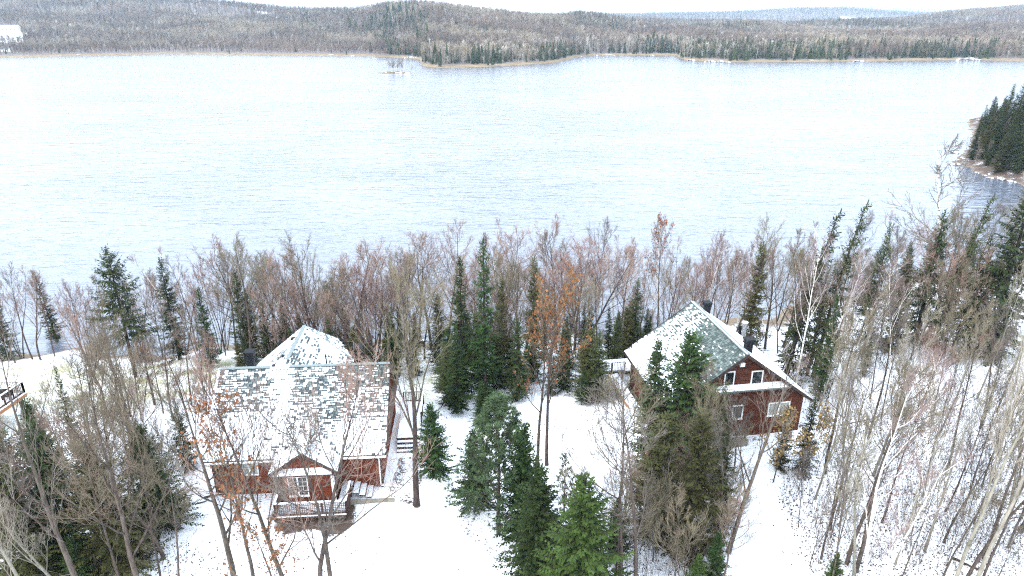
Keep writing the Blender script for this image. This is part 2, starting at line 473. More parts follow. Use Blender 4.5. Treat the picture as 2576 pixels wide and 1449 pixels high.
# ------------------------------------------------------------------ far land
FU = [-900, -300, 0, 250, 400, 600, 760, 900, 985, 1040, 1055, 1064, 1100, 1200, 1330, 1400, 1452, 1500, 1600, 1700, 1722, 1850, 2000, 2122, 2284, 2339, 2420, 2576, 2900, 3500]
FS = [150, 148, 144.5, 140, 136.5, 137.5, 140, 141, 144, 148, 150, 166, 171, 169, 162, 157, 143, 139.5, 139, 140, 151, 156.5, 156, 154.5, 152.5, 152, 151, 153.5, 156, 165]
# distance of the middle skyline, its height in the photograph (tree tops), far skyline
FD = [1900, 1900, 1900, 1850, 1800, 1700, 1600, 1500, 1250, 1150, 1130, 1120, 1120, 1120, 1150, 1200, 1250, 1350, 1600, 1800, 1850, 1900, 2000, 2100, 2250, 2300, 2400, 2500, 2600, 2700]
FM = [-25, -20, -14, -10, -7, 5, 17, 17, 3, -1, -1, -1, 1, 16, 33, 34, 26, 32, 46, 50, 50, 52, 54, 50, 42, 33, 24, 11, 0, 0]
FF = [30, 30, 30, 30, 30, 30, 30, 30, 30, 30, 30, 30, 30, 32, 36, 38, 38, 36, 35, 31, 31, 28, 19, 19, 31, 34, 30, 28, 25, 25]
FC = [32, 32, 32, 32, 32, 32, 32, 32, 32, 32, 32, 32, 32, 32, 32, 32, 32, 32, 34, 34, 34, 34, 24, 16, 22, 24, 25, 27, 30, 30]
VH = IH / 2 - FPX * math.tan(R(PITCH))
def far_arr(az, D):
    u = IW / 2 + FPX * D * np.sin(az) / (D * np.cos(az) * ct + (CAMH - LAKE) * st)
    g = lambda T: np.interp(u, FU, T)
    v = g(FS); ang = R(PITCH) - np.arctan((IH / 2 - v) / FPX)
    sh = (CAMH - LAKE) / np.tan(ang)                # forward distance of the shore (Y)
    Yd = D * np.cos(az)
    dm = g(FD)
    hz_ = lambda T, d: CAMH - d * np.tan(R(PITCH) + np.arctan((g(T) - IH / 2) / FPX))
    zm = hz_(FM, dm) - 12
    zf = hz_(FF, 4300) - 16
    zc = hz_(FC, 7600) - 18
    o = Yd - sh
    lowz = LAKE + np.clip(o * 0.12, -3, 1.4) + np.clip(o - 12, 0, 200) * 0.022
    t = np.clip((Yd - sh - 120) / (dm - sh - 120), 0, 1)
    s = t * t * (3 - 2 * t)
    s = 0.45 * t + 0.55 * s
    z = lowz + (zm - lowz) * s
    t2 = np.clip((Yd - dm) / 500, 0, 1)
    z = np.where(Yd > dm, zm - (zm - (zm * 0.25)) * (t2 * t2 * (3 - 2 * t2)), z)
    zb = zm * 0.25
    t3 = np.clip((Yd - dm - 600) / (4300 - dm - 600), 0, 1); t3 = t3 * t3 * (3 - 2 * t3)
    z = np.where(Yd > dm + 500, zb + (zf - zb) * t3, z)
    t4 = np.clip((Yd - 4400) / 1200, 0, 1); t5 = np.clip((Yd - 5600) / 2000, 0, 1)
    z = np.where(Yd > 4300, zf - (zf * 0.5) * t4 * (1 - t5) + (zc - zf) * t5, z)
    z = np.where(Yd > 7600, zc - (Yd - 7600) * 0.02, z)
    hills = np.sin(Yd * 0.011 + az * 9) * np.sin(az * 23 + 1.1 + Yd * 0.002) * np.clip((o - 150) / 500, 0, 1)
    z = z + hills * np.where(Yd < dm * 0.92, 9.0, 2.0) * np.where(Yd > 3800, 0.3, 1)
    return z
def far_z(x, y):
    az = np.arctan2(x, y); return far_arr(az, np.hypot(x, y))
az = np.radians(np.concatenate([np.arange(-52, -40, 1.0), np.arange(-40, 40, 0.12), np.arange(40, 53, 1.0)]))
dist = np.concatenate([np.arange(470, 960, 5.0), np.arange(960, 2900, 22.0), np.arange(2900, 9400, 110.0)])
AZ, DD = np.meshgrid(az, dist)
FX, FY = DD * np.sin(AZ), DD * np.cos(AZ)
FZ = far_arr(AZ, DD)
def clearing(x, y):
    u = IW / 2 + FPX * x / (y * ct + (CAMH) * st)
    c = ((u < 62) & (u > -260) & (y > 930) & (y < 1130)) | ((u < 24) & (u > -260) & (y > 800) & (y < 860))
    c |= ((u > 2090) & (u < 2310) & (y > 3050) & (y < 3500)) & (np.sin(u * 0.11) > -0.5)
    c |= ((u > 655) & (u < 690) & (y > 1450) & (y < 1530)) 
    return c
def far_ground_material():
    m = bpy.data.materials.new('far_forest_floor'); m.use_nodes = True
    n = m.node_tree.nodes; L = m.node_tree.links
    p = n['Principled BSDF']; p.inputs['Roughness'].default_value = 0.95; p.inputs['Specular IOR Level'].default_value = 0.1
    t = n.new('ShaderNodeTexCoord')
    def noise(sc, det=4):
        a = n.new('ShaderNodeTexNoise'); a.inputs['Scale'].default_value = sc; a.inputs['Detail'].default_value = det
        L.new(t.outputs['Object'], a.inputs['Vector']); return a.outputs['Fac']
    def attr(k):
        a = n.new('ShaderNodeAttribute'); a.attribute_name = k; return a.outputs['Fac']
    def rng(a, lo, hi):
        q = n.new('ShaderNodeMapRange'); q.inputs[1].default_value = lo; q.inputs[2].default_value = hi
        L.new(a, q.inputs[0]); return q.outputs[0]
    def mixc(f, a, b):
        q = n.new('ShaderNodeMix'); q.data_type = 'RGBA'; L.new(f, q.inputs[0])
        for i, z in ((6, a), (7, b)):
            if isinstance(z, tuple): q.inputs[i].default_value = (*z, 1)
            else: L.new(z, q.inputs[i])
        return q.outputs[2]
    fl = mixc(noise(0.02), (0.12, 0.1, 0.1), (0.21, 0.18, 0.17))
    fl = mixc(rng(noise(0.12, 6), 0.60, 0.72), fl, (0.27, 0.26, 0.26))
    reed = mixc(noise(0.15), (0.11, 0.08, 0.05), (0.30, 0.225, 0.14))
    reed = mixc(rng(noise(0.09, 5), 0.66, 0.72), reed, (0.5, 0.5, 0.5))
    fl = mixc(rng(attr('height'), LAKE + 1.55, LAKE + 1.35), fl, reed)
    fl = mixc(attr('clear'), fl, SNOW)
    L.new(fl, p.inputs['Base Color'])
    return m
far_land = grid_mesh('hills', FX, FY, FZ, [far_ground_material()], {'height': FZ, 'clear': clearing(FX, FY).astype(float)})
tag(far_land, kind='structure')

# ------------------------------------------------------------------ right headland
def head_inside(x, y):
    # distance into the headland from its shore, metres
    P = [(300, 128), (150, 131), (116, 148), (113, 162), (116, 178), (122, 186), (134, 200), (150, 226), (172, 262), (300, 330)]
    ins = in_poly(x, y, P)
    dmin = np.full(np.shape(x), 1e9)
    for i in range(len(P) - 1):
        x1, y1 = P[i]; x2, y2 = P[i + 1]
        tt = np.clip(((x - x1) * (x2 - x1) + (y - y1) * (y2 - y1)) / ((x2 - x1) ** 2 + (y2 - y1) ** 2), 0, 1)
        dmin = np.minimum(dmin, np.hypot(x - x1 - tt * (x2 - x1), y - y1 - tt * (y2 - y1)))
    return np.where(ins, dmin, -dmin)
hx, hy = np.meshgrid(np.arange(100, 290, 1.2), np.arange(120, 320, 1.2))
def head_z_arr(x, y):
    d = head_inside(x, y) + 0.9 * np.sin(x * 0.5) * np.sin(y * 0.43) + 0.5 * np.sin(y * 1.1)
    return LAKE + np.clip(d * 0.28, -2, 1.3) + np.clip(d - 4, 0, 60) * 0.06
HZ = head_z_arr(hx, hy)
hm = ground_material()
hl = grid_mesh('headland', hx, hy, HZ, [hm], {'litter': np.full(hx.shape, 1.6), 'lawn': np.zeros(hx.shape), 'height': HZ + 0.55})
tag(hl, kind='structure')

# ------------------------------------------------------------------ small island
ic = at_z(995, 184, LAKE)
ix, iy = np.meshgrid(np.linspace(-18, 17, 50), np.linspace(-6, 6, 24))
IZ = 1.5 * np.exp(-((ix + 0) / 12.0) ** 4 - (iy / 3.4) ** 2) * (0.8 + 0.35 * np.sin(ix * 0.9) * np.sin(iy * 1.3 + 1)) - 0.35
im = mat('island_ground', (0.2, 0.15, 0.1), 0.95, 0.1, 0.6, 0.5, two=((0.6, 0.6, 0.62), 0.35, 0.58, 0.04))
isl = grid_mesh('island', ix, iy, IZ, [im]); isl.location = (ic.x, ic.y, LAKE)
tag(isl, kind='structure')

# ------------------------------------------------------------------ tree shapes
def vn(x, y, z):
    l = math.sqrt(x * x + y * y + z * z) or 1.0
    return x / l, y / l, z / l
def side(d, ang, azim):
    """direction turned by ang away from d, round it by azim"""
    x, y, z = d
    if abs(z) < 0.9: ux, uy, uz = vn(-y, x, 0)
    else: ux, uy, uz = vn(0, -z, y)
    wx, wy, wz = y * uz - z * uy, z * ux - x * uz, x * uy - y * ux
    c, s = math.cos(ang), math.sin(ang); ca, sa = math.cos(azim), math.sin(azim)
    return vn(x * c + s * (ca * ux + sa * wx), y * c + s * (ca * uy + sa * wy), z * c + s * (ca * uz + sa * wz))
def walk(rg, p, d, L, n, wig, up):
    pts = [p]; dirs = [d]
    for i in range(n):
        d = vn(d[0] + rg.gauss(0, wig), d[1] + rg.gauss(0, wig), d[2] + rg.gauss(0, wig) + up)
        s = L / n
        p = (p[0] + d[0] * s, p[1] + d[1] * s, p[2] + d[2] * s)
        pts.append(p); dirs.append(d)
    return pts, dirs
def at_t(pts, dirs, t):
    n = len(pts) - 1; x = min(t * n, n - 1e-4); i = int(x); f = x - i
    a, b = pts[i], pts[i + 1]
    return (a[0] + (b[0] - a[0]) * f, a[1] + (b[1] - a[1]) * f, a[2] + (b[2] - a[2]) * f), dirs[i + 1]

def bare_tree(seed, H=12.0, fork=0.4, stems=1, spread=0.5, limbs=12, br=6, tw=6, tl=3, lean=(0, 0), r0=0.15, wig=0.06, limb_len=0.42, ang=0.6, up=0.16, low=0.0, leaves=0, twr=0.0085, crown_mats=2):
    """returns (trunk MB, crown MB, leaf MB or None); crown material 0 = bark, 1 = twigs"""
    rg = random.Random(seed)
    T, C, Lf = MB(), MB(), (MB() if leaves else None)
    def leaf(p):
        for _ in range(leaves):
            q = [p[i] + rg.gauss(0, 0.12) for i in range(3)]
            a = vn(rg.gauss(0, 1), rg.gauss(0, 1), rg.gauss(0, 1)); b = side(a, 1.57, rg.random() * 6.28); s = rg.uniform(0.07, 0.14)
            Lf.face([(q[0] + a[0] * s, q[1] + a[1] * s, q[2] + a[2] * s), (q[0] + b[0] * s * .6, q[1] + b[1] * s * .6, q[2] + b[2] * s * .6),
                     (q[0] - a[0] * s, q[1] - a[1] * s, q[2] - a[2] * s), (q[0] - b[0] * s * .6, q[1] - b[1] * s * .6, q[2] - b[2] * s * .6)])
    def twig(p, d, L, r):
        pts, dirs = walk(rg, p, d, L, 2, 0.12, up * 0.5)
        C.tube(pts, [r, r * 0.7, r * 0.4], 3, 1)
        for k in range(tl):
            q, dd = at_t(pts, dirs, rg.uniform(0.25, 0.95))
            e = side(dd, rg.uniform(0.35, 0.8), rg.random() * 6.28)
            l2 = L * rg.uniform(0.35, 0.65)
            C.tube([q, (q[0] + e[0] * l2, q[1] + e[1] * l2, q[2] + (e[2] + 0.15) * l2)], [r * 0.62, r * 0.4], 3, 1)
        if leaves and rg.random() < 0.75: leaf(pts[rg.choice((1, 2))])
    def branch(p, d, L, r):
        n = 4
        pts, dirs = walk(rg, p, d, L, n, 0.10, up * 0.7)
        C.tube(pts, [max(twr, r * (1 - 0.75 * i / n)) for i in range(n + 1)], 4, 0 if r > 0.022 else 1)
        for k in range(tw):
            t = 0.18 + 0.82 * (k + rg.random()) / tw
            q, dd = at_t(pts, dirs, t)
            twig(q, side(dd, rg.uniform(0.35, 0.75), rg.random() * 6.28), max(0.35, L * rg.uniform(0.32, 0.55) * (1.15 - 0.6 * t)), twr)
        twig(pts[-1], dirs[-1], L * 0.3, twr)
    def limb(p, d, L, r):
        n = 6
        pts, dirs = walk(rg, p, d, L, n, 0.09, up)
        C.tube(pts, [max(0.014, r * (1 - 0.8 * i / n)) for i in range(n + 1)], 5, 0)
        for k in range(br):
            t = 0.2 + 0.8 * (k + rg.random()) / br
            q, dd = at_t(pts, dirs, t)
            branch(q, side(dd, rg.uniform(0.35, 0.8), rg.random() * 6.28), max(0.6, L * rg.uniform(0.34, 0.5) * (1.2 - 0.6 * t)), max(0.016, r * (1 - 0.8 * t) * 0.6))
        branch(pts[-1], dirs[-1], L * 0.3, 0.016)
    for sidx in range(stems):
        a0 = rg.random() * 6.28
        dd = vn(lean[0] + (0 if stems == 1 else math.cos(a0 + 6.28 * sidx / stems) * spread * 0.35), lean[1] + (0 if stems == 1 else math.sin(a0 + 6.28 * sidx / stems) * spread * 0.35), 1)
        hh = H * (1 if sidx == 0 else rg.uniform(0.75, 0.97)); rr = r0 * (1 if sidx == 0 else rg.uniform(0.65, 0.9))
        off = (0, 0, -0.4) if stems == 1 else (math.cos(a0 + 6.28 * sidx / stems) * 0.12, math.sin(a0 + 6.28 * sidx / stems) * 0.12, -0.4)
        n = 12
        pts, dirs = walk(rg, off, dd, hh + 0.4, n, wig * 0.6, 0.03)
        rad = [rr * (1.25 if i == 0 else 1) * max(0.08, (1 - 0.93 * (i / n) ** 1.1)) for i in range(n + 1)]
        T.tube(pts, rad, 7, 0)
        nl = max(3, limbs // stems)
        for k in range(nl):
            t = fork + (0.97 - fork) * ((k + rg.random() * 0.9) / nl) ** 0.85
            q, d3 = at_t(pts, dirs, t)
            rl = rad[min(n, int(t * n))]
            ll = H * limb_len * (1.12 - 0.85 * (t - fork) / (1 - fork)) * rg.uniform(0.75, 1.1)
            limb(q, side(d3, ang * rg.uniform(0.7, 1.35), rg.random() * 6.28), ll, max(0.02, rl * 0.45))
        for k in range(int(low)):
            t = rg.uniform(0.12, fork); q, d3 = at_t(pts, dirs, t)
            branch(q, side(d3, rg.uniform(0.9, 1.4), rg.random() * 6.28), H * rg.uniform(0.08, 0.16), 0.018)
    return T, C, Lf

def conifer(seed, H=12.0, Rb=2.0, start=0.06, levels=46, per=6, droop=0.12, spray=0.42, dens=14, power=0.85, sweep=0.0, sparse=0.0, hang=0.4, width=0.05):
    rg = random.Random(seed)
    T, C = MB(), MB()
    n = 10
    T.tube([(sweep * (i / n) ** 2 * H * 0.1, 0, -0.4 + (H + 0.4) * i / n) for i in range(n + 1)], [0.012 * H * (1.15 - 1.1 * i / n) + 0.008 for i in range(n + 1)], 6, 0)
    def spr(p, d, L, wd):
        s = vn(-d[1], d[0], rg.uniform(-0.5, 0.5))
        m = (p[0] + d[0] * L * 0.45, p[1] + d[1] * L * 0.45, p[2] + d[2] * L * 0.45)
        C.face([p, (m[0] + s[0] * wd, m[1] + s[1] * wd, m[2] + s[2] * wd - 0.01), (p[0] + d[0] * L, p[1] + d[1] * L, p[2] + d[2] * L - 0.04 * L), (m[0] - s[0] * wd, m[1] - s[1] * wd, m[2] - s[2] * wd - 0.01)])
    for lv in range(levels):
        t = start + (0.985 - start) * (lv / levels) ** 0.95
        z0 = t * H
        Lr = Rb * ((1 - t) / (1 - start)) ** power * (0.55 + 0.45 * min(1, (t - start + 0.03) / 0.12)) + 0.12
        for k in range(per):
            if rg.random() < sparse: continue
            az = rg.random() * 6.283
            L = Lr * rg.uniform(0.62, 1.12) * (1 + 0.25 * math.sin(az * 2 + lv * 0.7 + seed))
            if sweep: L *= (1 + 0.45 * math.cos(az) * sweep)
            el = 0.75 * t ** 2 - droop * (1 - t) * 2 + rg.gauss(0, 0.08)
            p = (sweep * t * t * H * 0.1, 0, z0 + rg.uniform(-0.1, 0.1))
            d = vn(math.cos(az) * math.cos(el), math.sin(az) * math.cos(el), math.sin(el))
            nn = max(3, int(L * dens))
            q1 = (p[0] + d[0] * L * 0.6, p[1] + d[1] * L * 0.6, p[2] + d[2] * L * 0.6 - 0.05 * L)
            q2 = (p[0] + d[0] * L, p[1] + d[1] * L, p[2] + d[2] * L + 0.04 * L)
            if L > 0.5: C.tube([p, q1, q2], [0.018, 0.012, 0.006], 3, 1)
            for j in range(nn):
                f = (j + rg.random()) / nn
                f = 0.12 + 0.88 * f
                if f < 0.6: g = f / 0.6; q = tuple(p[i] + (q1[i] - p[i]) * g for i in range(3))
                else: g = (f - 0.6) / 0.4; q = tuple(q1[i] + (q2[i] - q1[i]) * g for i in range(3))
                sg = 1 if j % 2 else -1
                a2 = az + sg * rg.uniform(0.45, 1.1)
                ls = spray * (1.25 - 0.75 * f) * min(1.0, 0.45 + L * 0.5) * rg.uniform(0.7, 1.2)
                e2 = rg.uniform(-0.35, 0.25) if rg.random() > hang else rg.uniform(-1.2, -0.4)
                spr(q, vn(math.cos(a2), math.sin(a2), math.tan(e2)), ls, width * rg.uniform(0.8, 1.5))
            spr(q2, d, spray * 0.6, width)
    for k in range(5):
        spr((sweep * H * 0.1, 0, H - 0.5 + k * 0.1), vn(rg.gauss(0, 0.5), rg.gauss(0, 0.5), 1), 0.3, width * 0.8)
    return T, C, None

def pine(seed, H=9.0, Rb=2.2, start=0.22, whorls=13, per=6, tuft=11, tlen=0.2, sub=5, bare=0.3):
    rg = random.Random(seed)
    T, C = MB(), MB()
    n = 10
    pts, dirs = walk(rg, (0, 0, -0.4), (0, 0, 1), H + 0.2, n, 0.015, 0.02)
    T.tube(pts, [0.013 * H * (1.1 - 1.03 * i / n) for i in range(n + 1)], 7, 0)
    def tuftf(p, d):
        for _ in range(tuft):
            e = side(d, rg.uniform(0.15, 1.2), rg.random() * 6.28); l = tlen * rg.uniform(0.7, 1.2)
            s = side(e, 1.57, rg.random() * 6.28); wd = 0.02
            C.face([(p[0] - s[0] * wd, p[1] - s[1] * wd, p[2] - s[2] * wd), (p[0] + s[0] * wd, p[1] + s[1] * wd, p[2] + s[2] * wd), (p[0] + e[0] * l, p[1] + e[1] * l, p[2] + e[2] * l)])
    for wv in range(whorls):
        t = start + (0.97 - start) * wv / (whorls - 1)
        for k in range(per):
            az = 6.28 * (k + rg.random() * 0.7) / per + wv
            L = (Rb * (1 - t) ** 0.62 * 1.15 + 0.2) * rg.uniform(0.7, 1.1)
            el = 0.15 + 0.75 * t
            q, dd = at_t(pts, dirs, t)
            b, bd = walk(rg, q, vn(math.cos(az) * math.cos(el), math.sin(az) * math.cos(el), math.sin(el)), L, 4, 0.08, 0.09)
            C.tube(b, [0.028, 0.022, 0.017, 0.012, 0.008], 4, 1)
            for j in range(sub + int(L * 3)):
                f = bare + (1 - bare) * rg.random()
                q2, d2 = at_t(b, bd, f)
                e = side(d2, rg.uniform(0.4, 0.9), rg.random() * 6.28); l2 = L * rg.uniform(0.12, 0.3) * (1.4 - f) + 0.08
                q3 = (q2[0] + e[0] * l2, q2[1] + e[1] * l2, q2[2] + e[2] * l2 + 0.05)
                C.tube([q2, q3], [0.01, 0.006], 3, 1)
                tuftf(q3, e)
                if rg.random() < 0.6: tuftf(((q2[0] + q3[0]) / 2, (q2[1] + q3[1]) / 2, (q2[2] + q3[2]) / 2), e)
            tuftf(b[-1], bd[-1])
    tuftf(pts[-1], (0, 0, 1))
    return T, C, None

PROTO = {}
def proto(key, T, C, Lf, H, tm, cm, lm=None):
    PROTO[key] = dict(t=T.mesh('trunk', [tm], True), c=C.mesh('crown', cm), l=Lf.mesh('leaves', [lm]) if Lf else None, H=H)
BG = [M['bark'], M['twig_tan']]
for i in range(4):    # vase shaped maples and ashes with upright twigs
    proto('maple%d' % i, *bare_tree(10 + i, 12, fork=0.26, limbs=14, br=6, tw=6, tl=4, limb_len=0.46, ang=0.66, up=0.10, r0=0.15, wig=0.08), 12, M['bark'], [M['bark'], M['twig_tan'] if i % 2 else M['twig_red']])
proto('bigmaple', *bare_tree(19, 12, fork=0.3, limbs=15, br=6, tw=6, tl=4, limb_len=0.5, ang=0.62, up=0.10, r0=0.21, wig=0.09, stems=1), 12, M['bark_dark'], [M['bark'], M['twig_tan']])
for i in range(4):    # slim woodland trees
    proto('slim%d' % i, *bare_tree(30 + i, 12, fork=0.45, limbs=12, br=5, tw=5, tl=4, limb_len=0.27, ang=0.75, up=0.12, r0=0.11, low=5, wig=0.05), 12, M['bark'], [M['bark'], M['twig_grey'] if i % 2 else M['twig_tan']])
for i in range(3):    # reddish shore trees, several stems
    proto('clump%d' % i, *bare_tree(50 + i, 11, fork=0.22, stems=3 + i % 2, spread=0.7, limbs=20, br=5, tw=5, tl=4, limb_len=0.33, ang=0.58, up=0.14, r0=0.08), 11, M['bark'], [M['bark'], M['twig_red']])
for i in range(3):
    proto('birch%d' % i, *bare_tree(70 + i, 13, fork=0.32, stems=1 + (i == 1), spread=0.5, limbs=15, br=5, tw=6, tl=4, limb_len=0.28, ang=0.65, up=0.1, r0=0.11, wig=0.07), 13, M['bark_birch'], [M['bark_birch'], M['twig_birch']])
proto('birchclump', *bare_tree(75, 11, fork=0.35, stems=5, spread=1.1, limbs=18, br=4, tw=5, tl=3, limb_len=0.22, ang=0.5, up=0.12, r0=0.08), 11, M['bark_birch'], [M['bark_birch'], M['twig_birch']])
for i in range(2):
    proto('oak%d' % i, *bare_tree(80 + i, 12, fork=0.35, limbs=12, br=5, tw=5, tl=2, limb_len=0.33, ang=0.75, up=0.1, r0=0.15, leaves=2), 12, M['bark'], [M['bark'], M['twig_tan']], M['leaf_russet'])
proto('oakfew', *bare_tree(85, 15, fork=0.3, limbs=12, br=6, tw=5, tl=2, limb_len=0.34, ang=0.75, up=0.12, r0=0.2, leaves=0, low=3), 15, M['bark'], [M['bark'], M['twig_grey']])
for i in range(3):
    proto('pale%d' % i, *bare_tree(90 + i, 14, fork=0.3, stems=1 + (i == 2), limbs=12, br=6, tw=5, tl=3, limb_len=0.36, ang=0.6, up=0.17, r0=0.15, wig=0.07), 14, M['bark_pale'], [M['bark_pale'], M['twig_pale']])
for i in range(2):
    proto('shrub%d' % i, *bare_tree(100 + i, 3.5, fork=0.15, stems=6, spread=1.4, limbs=24, br=3, tw=4, tl=3, limb_len=0.35, ang=0.5, up=0.15, r0=0.025, twr=0.008), 3.5, M['brush'], [M['brush'], M['twig_red'] if i else M['twig_tan']])
for i in range(2):
    proto('sapling%d' % i, *bare_tree(110 + i, 5, fork=0.3, limbs=9, br=3, tw=3, tl=2, limb_len=0.24, ang=0.6, up=0.1, r0=0.035, twr=0.008), 5, M['bark'], [M['bark'], M['twig_grey']])
proto('aspen', *bare_tree(121, 15, fork=0.42, limbs=10, br=6, tw=4, tl=3, limb_len=0.3, ang=1.0, up=0.05, r0=0.2, wig=0.16, low=4, twr=0.016), 15, M['bark_birch'], [M['bark_pale'], M['twig_grey']])
SP = lambda k: [M[k], M['bark_dark']]
proto('spruce0', *conifer(200, 12, 1.9), 12, M['bark_dark'], SP('needles'))
proto('spruce1', *conifer(201, 12, 2.3, droop=0.2, levels=42), 12, M['bark_dark'], SP('needles'))
proto('fir0', *conifer(202, 12, 1.5, droop=0.05, hang=0.25, levels=52, power=0.9), 12, M['bark_dark'], SP('needles_dark'))
proto('firslim', *conifer(203, 14, 1.35, start=0.03, droop=0.1, levels=58, per=6, power=0.72), 14, M['bark_dark'], SP('needles_dark'))
proto('cedar0', *conifer(204, 10, 1.7, start=0.02, droop=0.0, levels=50, per=7, power=0.6, spray=0.36, hang=0.2), 10, M['bark'], SP('needles_olive'))
proto('swept0', *conifer(205, 12, 1.7, sweep=1.0, sparse=0.25, levels=44, droop=0.05), 12, M['bark_dark'], SP('needles'))
proto('wide0', *conifer(206, 12, 3.0, start=0.3, sparse=0.2, levels=34, per=6, droop=0.05, power=0.75, spray=0.5), 12, M['bark_dark'], SP('needles'))
proto('bright0', *conifer(207, 8, 2.1, start=0.02, levels=50, per=8, dens=17, spray=0.32, droop=0.08), 8, M['bark_dark'], SP('needles_bright'))
proto('yard0', *conifer(208, 8, 1.8, start=0.12, levels=46, per=8, dens=17, spray=0.32, droop=0.12), 8, M['bark_dark'], SP('needles_dark'))
proto('bigspruce', *conifer(220, 10, 2.9, levels=52, per=8, dens=14, droop=0.15, spray=.4), 10, M['bark_dark'], SP('needles_dark'))
proto('bigolive', *conifer(221, 10, 2.9, levels=50, per=8, dens=14, droop=0.1, spray=.4, power=.7), 10, M['bark_dark'], SP('needles_olive'))
proto('pine0', *pine(209, 9, 2.6, whorls=14, per=7, tuft=13, sub=9, bare=0.25, tlen=0.24), 9, M['bark'], [M['needles_pine'], M['bark']])
proto('pinesparse', *pine(210, 6, 1.1, whorls=9, per=4, sub=2, start=0.2), 6, M['bark'], [M['needles_pine'], M['bark']])

def put(key, name, label, cat, x, y, H, rz=None, lean=(0, 0), group=None, wid=1.0, z=None):
    p = PROTO[key]; s = H / p['H']
    o = empty(name, (x, y, zg(x, y) if z is None else z))
    o.rotation_euler = (lean[1], lean[0], rnd.random() * 6.28 if rz is None else rz)
    o.rotation_mode = 'XYZ'
    # lean about world axes, spin about the stem
    sp = rnd.random() * 6.28 if rz is None else rz
    o.rotation_euler = (Matrix.Rotation(lean[0], 3, 'Y') @ Matrix.Rotation(-lean[1], 3, 'X') @ Matrix.Rotation(sp, 3, 'Z')).to_euler()
    o.scale = (s * wid, s * wid, s)
    tag(o, label, cat, group)
    inst('trunk', p['t'], o)
    c = inst('crown' if not key.startswith('shrub') else 'branches', p['c'], o)
    if p['l']: inst('leaves', p['l'], o)
    return o
def put_uv(key, name, label, cat, ub, vb, vt, **k):
    g = ground(ub, vb)
    top = at_y(ub, vt, g.y)
    return put(key, name, label, cat, g.x, g.y, max(1.0, top.z - g.z), **k)

